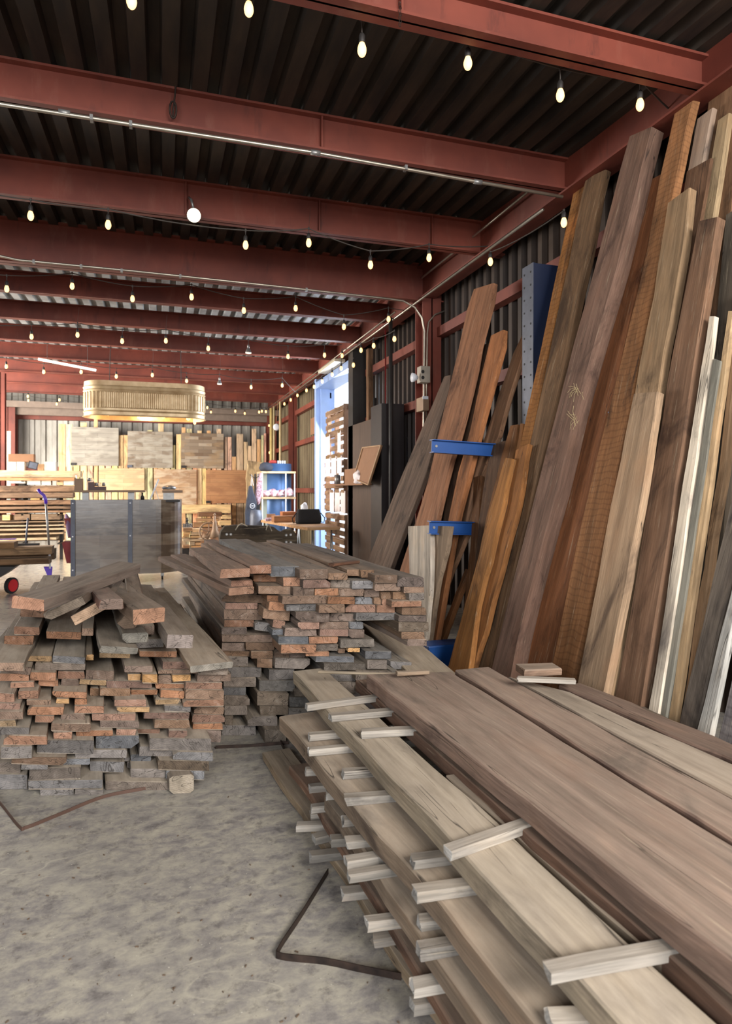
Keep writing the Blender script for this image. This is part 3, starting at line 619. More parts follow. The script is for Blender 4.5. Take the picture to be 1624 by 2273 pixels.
def z5(x, y): return (x / 2.7067 + 560, y / 2.7067 + 1360)
def z7(x, y): return (x / 2.7067 + 560, y / 2.7067 + 1700)
STK = [  # left end, right end, height of the board top it rests on, extra length, width
 (z5(325, 548), z5(720, 498), .43, .25), (z5(468, 612), z5(835, 580), .43, .25), (z5(655, 706), z5(970, 690), .43, .25),
 (z5(1172, 1415), z5(1612, 1262), .43, .2), ((1216, 2145), (1470, 2098), .43, .2),
 (z5(343, 728), z5(485, 716), .33, .5), (z5(338, 815), z5(488, 800), .33, .5), (z5(543, 945), z5(665, 935), .33, .5), (z5(556, 1098), z5(712, 1085), .33, .5),
 (z5(960, 1468), z5(1130, 1448), .33, .5), (z7(978, 738), z7(1170, 712), .33, .5), ((1216, 2252), (1285, 2246), .33, .5),
 (z5(323, 935), z5(390, 930), .222, .5), (z5(446, 1075), z5(505, 1070), .222, .5), (z5(542, 1232), z5(630, 1225), .222, .5), (z5(565, 1358), z5(690, 1345), .222, .5),
 (z5(565, 1478), z5(640, 1465), .222, .5), (z5(570, 1560), z5(670, 1545), .222, .5), (z7(1003, 912), z7(1088, 900), .222, .5), (z7(1003, 1082), z7(1160, 1058), .222, .5),
 (z5(343, 1035), z5(430, 1028), .122, .6), (z5(355, 1160), z5(450, 1150), .122, .6), (z5(455, 1170), z5(560, 1165), .122, .6), (z5(472, 1350), z5(530, 1345), .122, .6),
 (z7(963, 1300), z7(1095, 1278), .122, .6), (z7(685, 920), z7(840, 900), .122, .6),
 (z5(270, 1265), z5(415, 1258), .046, .6), (z5(350, 1200), z5(455, 1190), .046, .6), (z5(370, 1342), z5(530, 1305), .046, .6), (z5(348, 1445), z5(515, 1425), .046, .6),
 (z7(538, 745), z7(650, 733), .046, .6), (z7(722, 1015), z7(820, 1000), .046, .6), (z7(962, 1415), z7(1070, 1395), .046, .6)]
lev = {.43: 'on the long pale slab', .33: 'one layer under the pale slab', .222: 'two layers under the pale slab', .122: 'second layer above floor', .046: 'lowest layer near the floor'}
cnt = {}
for (l, r_, zb, ex) in sorted(STK, key=lambda q: (-q[2], q[0][1])):
    z = zb + .03; a = Pz(*l, z); b = Pz(*r_, z); x = (b - a).normalized(); L = (b - a).length + ex
    k = cnt.get(zb, 0); cnt[zb] = k + 1; rnd = random.Random(k * 31 + int(zb * 1000)); g_ = rnd.uniform(.85, 1.1)
    a.z = zb + .0155
    yv = UP.cross(x); a = a - yv * .0 + Vector((0, 0, 0))
    o = plank('sticker_lath', a, x, L, .044 * rnd.uniform(.9, 1.15), .029, body=tuple(c * g_ for c in (138, 131, 122)), end=tuple(c * g_ for c in (160, 156, 150)), dust=.35, n=5, wob=.001, cham=.003)
    tag(o, f'spacer stick {lev[zb]}, {ORD[k]} of them from the far end', 'spacer stick', 'spacer sticks ' + lev[zb])
# steel straps
def band(name, pts, w_, th, label, m=M_strap):
    mb = MB(); pts = [Vector(p) for p in pts]; fine = []
    for i in range(len(pts) - 1):
        p0 = pts[max(i - 1, 0)]; p1 = pts[i]; p2 = pts[i + 1]; p3 = pts[min(i + 2, len(pts) - 1)]
        for k in range(6):
            t = k / 6; fine.append(0.5 * ((2 * p1) + (p2 - p0) * t + (2 * p0 - 5 * p1 + 4 * p2 - p3) * t * t + (3 * p1 - p0 - 3 * p2 + p3) * t ** 3))
    fine.append(pts[-1]); v = []; f = []; n = len(fine)
    for i, p in enumerate(fine):
        d = fine[min(i + 1, n - 1)] - fine[max(i - 1, 0)]; s = Vector((-d.y, d.x, 0)).normalized() * th / 2; h = Vector((0, 0, w_))
        v += [p - s, p + s, p + s + h, p - s + h]
    for i in range(n - 1):
        for k in range(4): f.append((i * 4 + k, i * 4 + (k + 1) % 4, i * 4 + 4 + (k + 1) % 4, i * 4 + 4 + k))
    f += [(0, 1, 2, 3), (n * 4 - 1, n * 4 - 2, n * 4 - 3, n * 4 - 4)]
    o = mb.add(v, f).build(name, m); tag(o, label, 'steel strap'); return o
fl = lambda u, v: Pz(u, v, .002)
band('steel_strap', [fl(728, 1940), fl(670, 2035), fl(620, 2112), fl(624, 2130), fl(720, 2141), fl(800, 2158), fl(890, 2176)], .022, .003, 'bent steel band on concrete beside the foreground stickered stack')
band('steel_strap', [fl(-40, 1745), fl(0, 1786), fl(42, 1838), fl(60, 1840), fl(130, 1812), fl(230, 1772), fl(330, 1752), fl(400, 1738)], .016, .003, 'rusty steel band on concrete in front of the left pile', mat('red_rusty_band', S(88, 64, 53), .7, .2))
band('steel_strap', [fl(478, 1662), fl(560, 1658), fl(640, 1652)], .018, .003, 'dark steel band on the floor in front of the middle pile')
band('steel_strap', [fl(622, 1650), fl(645, 1690), fl(700, 1740)], .02, .003, 'dark steel band bent beside far end of lowest stack board')

# ================================================================== BOARDS LEANING ON THE RIGHT WALL
def lean(left, right, xb, sl, t, body, label, end=None, off=0.0, m=None, rough=.004, group='big boards leaning on the right wall', dust=.15, cat='board', toflr=True, rows=16):
    """front face lies in the plane X = xb + off + sl*z"""
    n = Vector((-1, 0, sl)).normalized(); c = n.dot(Vector((xb + off, 0, 0)))
    A = [Ppl(u, v, n, c) for u, v in left]; B = [Ppl(u, v, n, c) for u, v in right]
    if toflr:
        for P_ in (A, B):
            if P_[-1].z > .02:
                d = P_[-1] - P_[-2]; k = (P_[-1].z - .015) / max(1e-3, -d.z); P_.append(P_[-1] + d * k)
    o = slab('board', A, B, n, t, body, end, dust, m, rough, rows=rows); tag(o, label, cat, group); return o
XB, SL = 2.13, .2826
LN = [
 ([(1299, 397), (1146, 1130), (1060, 1485)], [(1344, 376), (1259, 790), (1155, 1211), (1092, 1490)], 0, .055, (112, 86, 62), 'scarred brown board with gnarled edge left of the broadest dark board', .010, WOOD),
 ([(1303, 357), (1200, 800), (1080, 1400)], [(1342, 336), (1240, 780), (1130, 1300)], .07, .045, (98, 74, 56), 'short dark board whose top peeks above the scarred brown board', .004, WOOD),
 ([(1278, 396), (1198, 780), (1124, 1130), (1057, 1346), (1025, 1480)], [(1302, 388), (1218, 780), (1147, 1130), (1084, 1370), (1052, 1480)], .045, .045, (146, 98, 52), 'narrow orange board left of the scarred brown board', .003, SAWN),
 ([(1396, 303), (1266, 790), (1124, 1343), (1086, 1500)], [(1446, 281), (1361, 626), (1309, 790), (1247, 1042), (1152, 1400), (1134, 1500)], -.06, .11, (116, 90, 76), 'broadest dark board with pale vertical scrape and dry grass tuft', .005, WOOD),
 ([(1407, 296), (1275, 790), (1150, 1300)], [(1456, 268), (1372, 626), (1250, 1100)], .07, .06, (104, 82, 68), 'board directly behind the broadest dark board, top just showing', .004, WOOD),
 ([(1442, 400), (1322, 780), (1150, 1490)], [(1470, 385), (1383, 780), (1225, 1490)], .05, .04, (128, 82, 52), 'narrow reddish board in the gap right of the broadest dark board', .003, WOOD),
 ([(1500, 236), (1466, 380), (1432, 565), (1381, 780), (1293, 1150), (1221, 1490)], [(1541, 206), (1490, 440), (1422, 780), (1324, 1273), (1270, 1500)], -.02, .06, (138, 96, 62), 'tall board with curved saw marks reaching nearest the top beam', .008, SAWN),
 ([(1480, 452), (1463, 549), (1447, 672), (1421, 800), (1407, 872), (1297, 1512)], [(1531, 415), (1526, 470), (1508, 600), (1478, 760), (1460, 869), (1362, 1520)], -.07, .06, (140, 114, 86), 'round-cornered tan board standing ahead of the saw-marked board', .010, WOOD),
 ([(1405, 874), (1352, 1134), (1303, 1400), (1280, 1514)], [(1458, 869), (1432, 1060), (1400, 1230), (1370, 1400), (1342, 1535)], -.14, .05, (154, 128, 102), 'shorter grooved board with ragged top over the tan board', .004, WOOD),
 ([(1521, 382), (1470, 700), (1420, 1000)], [(1578, 350), (1535, 600), (1490, 900)], .03, .055, (104, 76, 56), 'ragged-topped dark board behind the long brown board', .006, WOOD),
 ([(1549, 491), (1490, 790), (1435, 1119), (1392, 1400), (1362, 1546)], [(1593, 481), (1542, 790), (1490, 1150), (1453, 1380), (1422, 1572)], -.06, .06, (116, 88, 68), 'long brown rough-sawn board right of the tan board', .005, WOOD),
 ([(1573, 702), (1521, 1026), (1466, 1400), (1437, 1575)], [(1586, 702), (1545, 1026), (1490, 1400), (1460, 1584)], -.05, .03, (206, 192, 172), 'thin whitewashed nail-pocked board between brown and grey boards', .004, WOOD),
 ([(1582, 795), (1525, 1200), (1462, 1582)], [(1599, 801), (1540, 1200), (1480, 1588)], -.04, .04, (128, 124, 112), 'narrow grey-green board right of the whitewashed board', .003, WOOD),
 ([(1614, 690), (1560, 1060), (1482, 1590)], [(1628, 690), (1576, 1080), (1500, 1597)], -.03, .03, (198, 166, 126), 'cream board dotted with rusty nail stains', .002, WOOD),
 ([(1609, 478), (1580, 800), (1500, 1600)], [(1690, 430), (1640, 800), (1570, 1620)], .06, .05, (92, 82, 70), 'wide dark grey board behind the nail-stained cream board', .004, WOOD),
 ([(1632, 640), (1596, 1000), (1508, 1600)], [(1650, 640), (1612, 1000), (1532, 1605)], .0, .04, (140, 112, 84), 'rough tan board right of the nail-stained cream board', .008, WOOD),
 ([(1718, 700), (1624, 1100), (1507, 1600)], [(1769, 700), (1624, 1284), (1546, 1606)], -.06, .05, (98, 88, 78), 'dark grey weathered board near the right picture edge', .003, WOOD),
 ([(1771, 700), (1628, 1284), (1548, 1606)], [(1795, 700), (1645, 1290), (1577, 1628)], -.07, .03, (182, 178, 170), 'pale whitish weathered board near the right picture edge', .003, WOOD),
 ([(1805, 690), (1594, 1630)], [(1890, 690), (1665, 1690)], -.05, .05, (124, 118, 116), 'blue-grey board at the bottom right picture edge', .003, SAWN),
 ([(1578, 148), (1540, 500)], [(1660, 90), (1620, 500)], .09, .05, (118, 88, 64), 'wide brown board touching the roof at upper right corner', .003, WOOD),
 ([(1546, 265), (1430, 900), (1310, 1500)], [(1582, 238), (1480, 800), (1350, 1500)], .04, .04, (150, 132, 116), 'board with bright white edge right of the tallest board', .002, WOOD),
 ([(1592, 268), (1490, 900), (1380, 1500)], [(1618, 250), (1535, 800), (1420, 1500)], .05, .04, (150, 128, 98), 'tan board with pale edge behind the ragged-topped dark board', .003, WOOD),
]
for (l, r_, off, t, c, lab, ro, mm) in LN: lean(l, r_, XB, SL, t, c, lab, end=tuple(min(250, q * 1.25) for q in c), off=off, rough=ro, m=mm)
GF = 'live-edge slabs leaning beside the blue rack'
LF = [
 ([(985, 836), (972, 868), (902, 1030), (815, 1245)], [(1000, 832), (1000, 850), (945, 1052), (866, 1262)], XB, 0, .05, (98, 80, 68), 'dark slab at far left of the leaning slabs behind the middle pile'),
 ([(1051, 642), (1037, 683), (1015, 782), (972, 966), (951, 1062), (920, 1163), (900, 1225)], [(1095, 628), (1086, 689), (1065, 757), (1052, 837), (1015, 979), (994, 1040), (969, 1154), (952, 1225)], XB, -.05, .05, (140, 98, 72), 'tallest live-edge slab behind the upper blue arm'),
 ([(1052, 770), (1040, 880), (1005, 1020), (975, 1200)], [(1092, 760), (1070, 860), (1030, 1000), (1000, 1200)], XB, .06, .04, (100, 74, 56), 'shadowed slab between the two tall live-edge slabs'),
 ([(1089, 745), (1074, 806), (1037, 982), (1018, 1040), (994, 1148), (980, 1230)], [(1116, 732), (1114, 769), (1092, 856), (1068, 945), (1049, 1018), (1012, 1160), (1000, 1230)], XB, 0, .05, (150, 98, 62), 'orange-brown slab with angled tip right of tallest slab'),
]
for (l, r_, xb, off, t, c, lab) in LF: lean(l, r_, xb, SL, t, c, lab, off=off, rough=.006, group=GF, dust=.05)
def lean2(l, r_, c, lab, xb=2.4, sl=.3, t=.045, **k): return lean(l, r_, xb, sl, t, c, lab, rough=.006, group=GF, dust=.05, **k)
lean2([(1160, 740), (1136, 788), (1123, 831), (1102, 886), (1071, 985), (1055, 1018), (1028, 1123), (985, 1215), (948, 1325), (942, 1380), (936, 1440)],
      [(1166, 745), (1160, 788), (1132, 868), (1102, 985), (1080, 1018), (1055, 1101), (1034, 1191), (988, 1295), (968, 1400), (960, 1440)], (140, 104, 78), 'crooked curved slab crossing behind both blue arms', xb=2.26)
lean2([(905, 1168), (906, 1215), (908, 1280), (912, 1400)], [(955, 1166), (956, 1215), (955, 1290), (945, 1400)], (176, 164, 150), 'short pale grey slab standing beside the lower blue arm', xb=2.08, sl=.1)
lean2([(957, 1167), (957, 1215), (956, 1290), (946, 1400)], [(998, 1168), (990, 1215), (970, 1290), (955, 1400)], (132, 112, 92), 'short brown slab right of the pale grey slab', xb=2.12, sl=.1)
lean2([(1092, 985), (1070, 1090), (1050, 1250), (1038, 1400)], [(1122, 978), (1108, 1080), (1078, 1250), (1060, 1400)], (84, 62, 46), 'dark plank end at the inner end of the upper blue arm', xb=2.2)
lean2([(1050, 1060), (1046, 1180), (1030, 1330)], [(1066, 1055), (1062, 1180), (1044, 1330)], (100, 66, 40), 'narrow brown stick standing near the lower blue arm', xb=2.2)
lean2([(1033, 1262), (985, 1380)], [(1040, 1266), (996, 1382)], (120, 78, 46), 'thin stick slanting in the dark gap above blue base', xb=2.2)
lean([(1121, 1016), (1085, 1130), (1057, 1250), (1029, 1352), (990, 1490)], [(1137, 1018), (1112, 1130), (1085, 1240), (1057, 1343), (1040, 1490)], 2.0, .30, .045, (144, 98, 54), 'amber brindled live-edge slab with dark blotches', rough=.008, group=GF, dust=.05)
lean([(1143, 1000), (1124, 1130), (1094, 1232), (1057, 1346), (1030, 1490)], [(1172, 985), (1148, 1130), (1120, 1232), (1084, 1370), (1048, 1490)], 2.06, .29, .045, (136, 90, 50), 'orange slab right of the amber brindled slab', rough=.008, group=GF, dust=.05)
lean([(1132, 945), (1112, 1010), (1080, 1150)], [(1149, 942), (1138, 1010), (1110, 1150)], 2.2, .29, .04, (110, 74, 44), 'ragged short board top behind the amber slab', rough=.01, group=GF)
lean([(1154, 940), (1140, 1020), (1100, 1200)], [(1160, 940), (1152, 1020), (1122, 1200)], 2.16, .29, .03, (128, 86, 50), 'slim splintered stick between amber slab and blue upright', rough=.006, group=GF)
# dry grass tufts caught on the broadest board
mb = MB(); rnd = random.Random(4); n_ = Vector((-1, 0, SL)).normalized(); c_ = n_.dot(Vector((XB - .075, 0, 0)))
for (u, v) in ((1278, 928), (1285, 868)):
    for k in range(11):
        a = Ppl(u + rnd.uniform(-8, 8), v + rnd.uniform(-8, 8), n_, c_); b = a + Vector((rnd.uniform(-.04, -.005), rnd.uniform(-.08, .08), rnd.uniform(-.09, .08)))
        mb.tube([a, (a + b) / 2 + Vector((-.01, 0, .006)), b], .0011, 4)
o = mb.build('dry_grass', mat('straw', S(196, 176, 130), .8)); tag(o, 'dry straw tufts stuck on the broadest leaning board', 'grass', kind='stuff')

# ---- blue cantilever racks
def rack(name, x0, x1, y0, y1, z1, label, base_x=None, arms=(), up=True):
    e = empty(name, ((x0 + x1) / 2, (y0 + y1) / 2, 0)); tag(e, label, 'storage rack')
    if up:
        mb = MB(); mb.box((x0, y0, 0), (x0 + .012, y1, z1)); mb.box((x1 - .012, y0, 0), (x1, y1, z1)); mb.box((x0 + .012, y0 + .01, 0), (x1 - .012, y0 + .022, z1)); mb.build('upright', M_blue_shaded, e)
        mb = MB(); mb.box((x0 - .006, y0, 0), (x0 - .0005, y1, z1)); mb.build('flange_plate', M_bluegrey, e)
        hb = MB(); k = 0
        z = .6
        while z < z1 - .05:
            for yy in (y0 + .035, y1 - .035): hb.lathe([(.009, -.009), (.009, -.006)], (x0, yy, z), 8, 'x')
            z += .11
        o = hb.build('bolt_holes', M_black, e)
    for (ax, ex, ay, az, dz) in arms:
        mb = MB(); h = .105
        for (p, q, w_, hh) in (((0, 0), 0, .09, .008), ((0, 0), 1, .09, .008)): pass
        A = Vector((ax, ay, az)); B = Vector((ex, ay, az + dz)); up_ = Vector((0, 0, 1))
        mb.bar(A + up_ * (h / 2), B + up_ * (h / 2), .085, .008); mb.bar(A - up_ * (h / 2), B - up_ * (h / 2), .085, .008); mb.bar(A, B, .008, h)
        ar = mb.build('arm', M_blue, e)
        MB().lathe([(.012, -.004), (.012, .004)], (ax + .04, ay - .008, az), 8, 'y').build('bolt', M_galv, ar)
    if base_x is not None:
        b = MB().box((base_x, y0 - .02, 0.0), (x0, y1, .24)).build('base', M_blue, e, bevel=.01)
    return e
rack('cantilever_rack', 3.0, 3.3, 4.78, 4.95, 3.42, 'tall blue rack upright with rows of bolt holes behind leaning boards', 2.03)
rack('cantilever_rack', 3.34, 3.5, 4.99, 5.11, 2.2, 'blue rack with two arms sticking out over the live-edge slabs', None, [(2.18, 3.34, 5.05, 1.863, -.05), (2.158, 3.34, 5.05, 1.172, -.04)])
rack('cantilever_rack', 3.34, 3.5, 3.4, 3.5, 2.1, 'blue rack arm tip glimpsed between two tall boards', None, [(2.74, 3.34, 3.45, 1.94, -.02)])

# ================================================================== CEILING FITTINGS
def cyl_path(name, pts, r, m, label, cat, n=8, smooth=True, extra=None):
    mb = MB(); mb.tube(pts, r, n)
    if extra: extra(mb)
    o = mb.build(name, m, smooth=smooth); tag(o, label, cat); return o
yc = 4.66
pts = [Py(u, v, yc) for u, v in ((-80, 219), (0, 231), (350, 285), (700, 339), (1050, 402), (1248, 437))]
e = empty('conduit_pipe', pts[0]); tag(e, 'long steel conduit strapped under the second roof beam', 'pipe')
MB().tube(pts, .0135, 10).build('pipe', M_conduit, e, smooth=True)
for u, v in ((143, 250), (700, 339), (1060, 404)):
    p = Py(u, v, yc); MB().tube([p - Vector((.035, 0, 0)), p + Vector((.035, 0, 0))], .019, 10).build('coupling', M_galv, e, smooth=True)
for u, v in ((203, 262), (290, 276), (900, 373)):
    p = Py(u, v, yc); MB().box((p.x - .01, yc - .018, p.z - .018), (p.x + .01, yc + .03, p.z + .018)).build('clip', M_galv, e)
yc = 7.70
pts = [Py(u, v, yc) for u, v in ((-60, 556), (0, 568), (40, 577), (300, 602), (600, 634), (860, 663), (895, 668), (920, 682), (936, 705), (942, 735), (941, 820), (940, 930), (939, 1010))]
e = empty('conduit_pipe', pts[0]); tag(e, 'steel conduit along the fourth beam bending down the red column', 'pipe')
MB().tube(pts, .013, 10).build('pipe', M_conduit, e, smooth=True)
p2 = [Py(u, v, yc) for u, v in ((987, 690), (965, 698), (951, 715), (948, 740), (947, 820), (946, 935))]; MB().tube(p2, .009, 8).build('branch_pipe', M_conduit, e, smooth=True)
for u, v in ((75, 581), (180, 591), (270, 601), (400, 613), (680, 643)):
    p = Py(u, v, yc); MB().box((p.x - .012, yc - .018, p.z - .018), (p.x + .012, yc + .03, p.z + .018)).build('clip', M_galv, e)
e = empty('electrical_box', Py(935, 835, 7.62)); tag(e, 'grey outlet box with flood lamp on the red column', 'electrical box')
a, b = Py(929, 850, 7.62), Py(950, 815, 7.62); MB().box((a.x, 7.55, a.z), (b.x, 7.68, b.z)).build('box', mat('light_grey_paint', S(176, 164, 148), .5), e, bevel=.006)
for v in (825, 838): p = Py(938, v, 7.55); MB().lathe([(.022, 0), (.022, -.006)], p, 10, 'y').build('socket_outlet', M_dark, e)
p = Py(919, 838, 7.6); MB().lathe([(.02, .05), (.055, 0), (.06, -.03)], p, 12, 'x').build('lamp_head', M_white, e, smooth=True)
e = empty('electrical_box', Py(940, 895, 7.62)); tag(e, 'brown junction box low on the red column below the outlet box', 'electrical box')
a, b = Py(934, 912, 7.62), Py(947, 882, 7.62); MB().box((a.x, 7.55, a.z), (b.x, 7.78, b.z)).build('box', M_iron, e, bevel=.004)
a, b = Py(934, 887, 7.6), Py(946, 881, 7.6); MB().box((a.x, 7.54, a.z), (b.x, 7.55, b.z)).build('cover', M_white, e)
# conduits running along the right header beam
for k, (x, z, r, yy) in enumerate(((3.17, 3.94, .014, (4.9, 20.5)), (3.15, 4.01, .012, (8.6, 20.3)), (3.19, 4.22, .012, (4.8, 7.7)))):
    cyl_path('conduit_pipe', [(x, yy[0], z), (x, (yy[0] + yy[1]) / 2, z - .006), (x, yy[1], z)], r, M_conduit, ['lower steel conduit running the length of the right header beam', 'second conduit beside the bulbs along the rear right header beam', 'short conduit high on the right header beam before the column'][k], 'pipe')
e = empty('ceiling_light', (3.1, 12.0, 3.86)); tag(e, 'pale strip light fixed above the bright doorway', 'ceiling light')
MB().box((3.0, 11.4, 3.83), (3.2, 12.7, 3.88)).build('housing', mat('cream_enamel', S(206, 196, 170), .5), e)
# white tube left of the tank lamp
a, b = Py(85, 797, 13.0), Py(213, 822, 13.0)
e = empty('light_tube', a); tag(e, 'white fluorescent tube hanging left of the tank lamp', 'light tube'); MB().tube([a, b], .022, 8).build('tube', glow('tube_light', (1, .9, .75, 1), 2.0), e, smooth=True)
for q in (a.lerp(b, .15), a.lerp(b, .85)): MB().tube([q, (q.x, 13.0, 4.47)], .003, 4).build('hanging_wire', M_cable, e)

# hook on second beam and chain on first
p = Py(384, 250, 4.68); mb = MB(); mb.tube([p + Vector((.02, 0, .22)), p + Vector((.012, 0, .12)), p, p + Vector((0, 0, -.03))], .006, 6)
mb.tube([p + Vector((.022 * math.cos(a_), 0, .02 + .06 * math.sin(a_))) for a_ in [k * PI / 6 for k in range(13)]], .007, 6)
o = mb.build('iron_hook', M_strap); tag(o, 'rusty iron hook hanging against the second roof beam', 'hook')
p = Py(887, 30, 3.2); mb = MB()
for k in range(7):
    q = p + Vector((.003 * (k % 2), 0, .05 - k * .018)); mb.tube([q + Vector((.006 * math.cos(t), .004 * math.sin(t) * (k % 2), .012 * math.sin(t))) for t in [j * PI / 4 for j in range(9)]], .002, 5)
o = mb.build('chain', M_strap); tag(o, 'short rusty chain hanging from the nearest roof beam', 'chain')

# ---- string lights
BULBP = [(.0001, -.078), (.010, -.076), (.018, -.068), (.0235, -.055), (.0255, -.042), (.024, -.028), (.019, -.012), (.014, 0)]
def make_bulb(kind='s'):
    r = empty('light_bulb', (0, 0, 0))
    if kind == 's':
        MB().lathe(BULBP[::-1], (0, 0, 0), 14).build('glass_bulb', M_bulb, r, smooth=True)
        MB().lathe([(.015, -.002), (.018, .004), (.018, .038), (.012, .05), (.006, .056)], (0, 0, 0), 12).build('socket', M_dark, r, smooth=True)
    else:
        MB().lathe([(.046, -.075), (.048, -.07), (.045, -.055), (.03, -.02), (.018, .0)], (0, 0, 0), 18).build('reflector', M_galv, r, smooth=True)
        MB().lathe([(.043, -.077), (.044, -.0755)], (0, 0, 0), 18).build('lens', M_spot, r, smooth=True)
        MB().lathe([(.018, 0), (.018, .05), (.01, .06)], (0, 0, 0), 10).build('socket', M_galv, r, smooth=True)
    return r
PROTO = {}
def bulb_at(p, label, group, kind='s', rot=None, s=1.0):
    if kind not in PROTO: r = make_bulb(kind); PROTO[kind] = r
    else:
        src = PROTO[kind]; r = src.copy(); C.objects.link(r)
        for ch in list(src.children):
            c = ch.copy(); C.objects.link(c); c.parent = r; c.matrix_parent_inverse = Matrix.Identity(4)
    mw = Matrix.Translation(p + Vector((0, 0, .042))) @ (rot.to_matrix().to_4x4() if rot else Matrix.Identity(4)) @ Matrix.Scale(s, 4)
    r.matrix_basis = mw; tag(r, label, 'light bulb', group); return r
def string(name, plane, bulbs, lead, phrase, extra0=None, extra1=None, up=.0, hang=()):
    """bulbs: (u,v[,kind]); cable runs lead metres above each bulb"""
    P = []
    for q in bulbs:
        P.append(plane(q[0], q[1]))
    tops = [p + Vector((0, 0, .10 + lead)) for p in P]
    path = ([extra0] if extra0 is not None else []) + tops + ([extra1] if extra1 is not None else [])
    fine = []
    for a, b in zip(path, path[1:]):
        for k in range(5): t = k / 5; fine.append(a.lerp(b, t) - Vector((0, 0, .10 * (a - b).length * t * (1 - t))))
    fine.append(path[-1]); mb = MB(); mb.tube(fine, .0058, 6)
    for p, t in zip(P, tops): mb.tube([t, p + Vector((0, 0, .09))], .0042, 5); mb.lathe([(.009, -.012), (.009, .012)], t, 6)
    for i in hang:
        if i < len(tops): mb.tube([tops[i], tops[i] + Vector((.01, 0, .12)), tops[i] + Vector((.02, .02, 4.2 - tops[i].z if tops[i].z < 4.1 else .1))], .0015, 4)
    o = mb.build('light_cable', M_cable); tag(o, 'dark cable of the light string ' + phrase, 'cable')
    for k, q in enumerate(bulbs):
        kd = q[2] if len(q) > 2 else 's'
        bulb_at(P[k], ('small spot lamp' if kd == 'p' else 'glowing bulb') + f' on the light string {phrase}, {ORD[k]} from left', 'bulbs of the light string ' + phrase, kd)
string('s1', lambda u, v: Py(u, v, 3.42), [(292, 4), (552, 22), (803, 112), (1038, 142), (1243, 213), (1420, 234)], .07, 'nearest the camera', Py(40, -60, 3.42), Py(1500, 255, 3.6), hang=(3, 5))
string('s2', lambda u, v: Py(u, v, 6.02), [(68, 480), (240, 500), (545, 545), (685, 540), (822, 589), (952, 573)], .04, 'under the third beam', Py(-60, 420, 6.02), Py(1100, 545, 6.1), hang=(3, 5))
string('s3', lambda u, v: Py(u, v, 8.35), [(15, 642), (160, 636), (294, 664), (425, 660), (541, 690), (656, 685), (763, 726), (862, 709)], .06, 'behind the fourth beam', Py(-60, 600, 8.35), Py(925, 690, 8.4), hang=(1, 3, 5, 7))
string('s4', lambda u, v: Py(u, v, 10.4), [(70, 748), (172, 744), (271, 758), (368, 757), (462, 774), (551, 779, 'p'), (639, 792), (720, 789)], .08, 'under the sixth beam', Py(-40, 720, 10.4), Py(758, 765, 10.5), hang=(1, 3, 5, 7))
string('s5', lambda u, v: Py(u, v, 13.1), [(14, 814), (97, 826), (180, 826), (258, 836), (338, 833), (414, 846), (487, 849, 'p'), (557, 860), (626, 856)], .06, 'around the tank lamp', Py(-40, 790, 13.1), Py(655, 870, 13.3), hang=(4, 6, 8))
string('s6', lambda u, v: Py(u, v, 18.2), [(62, 880), (132, 888), (460, 905), (522, 913), (575, 915), (590, 914)], .03, 'across the far end, upper row', Py(-40, 870, 18.2), None)
string('s7', lambda u, v: Py(u, v, 19.6), [(63, 889), (126, 897), (468, 915), (543, 918), (581, 913)], .03, 'across the far end, lower row', Py(-40, 875, 19.6), None)
string('s8', lambda u, v: Px(u, v, 3.08), [(631, 897), (645, 888), (660, 878), (680, 867), (697, 859), (715, 847), (737, 832), (757, 818), (759, 790), (801, 778), (829, 768), (875, 753)], .02, 'along the rear right wall', None, None)
string('s9', lambda u, v: Px(u, v, 3.12), [(1088, 582), (1251, 495)], .0, 'along the near right wall', None, None)
string('s10', lambda u, v: Px(u, v, 3.2), [(597, 945), (598, 1005)], .02, 'hanging down in the far right corner', Px(600, 905, 3.15))
string('s11', lambda u, v: Px(u, v, 3.1), [(784, 811)], .02, 'above the bright doorway')
# clip-on spotlight under the third beam
p = Py(430, 478, 6.1); sp = empty('spot_lamp', p); tag(sp, 'bright clip-on spot lamp under the third beam', 'spot lamp')
di = (EYE - p); di.z = -.35 * di.length; di.x += .8; di.normalize(); rot = (-di).to_track_quat('Z', 'Y').to_matrix().to_4x4(); mwp = Matrix.Translation(p) @ rot
def tb(prof, name, m, n=20):
    mb = MB(); mb.lathe(prof, (0, 0, 0), n); mb.v = [mwp @ q for q in mb.v]; return mb.build(name, m, sp, smooth=True)
tb([(.062, -.006), (.064, .0), (.055, .04), (.03, .09), (.02, .14)], 'reflector', M_galv)
tb([(.060, -.012), (.060, -.0065)], 'lens', M_spot)
MB().tube([p + Vector((0, .05, .08)), p + Vector((-.02, .05, .16)), p + Vector((-.04, .1, .2))], .012, 8).build('clamp', M_galv, sp, smooth=True)

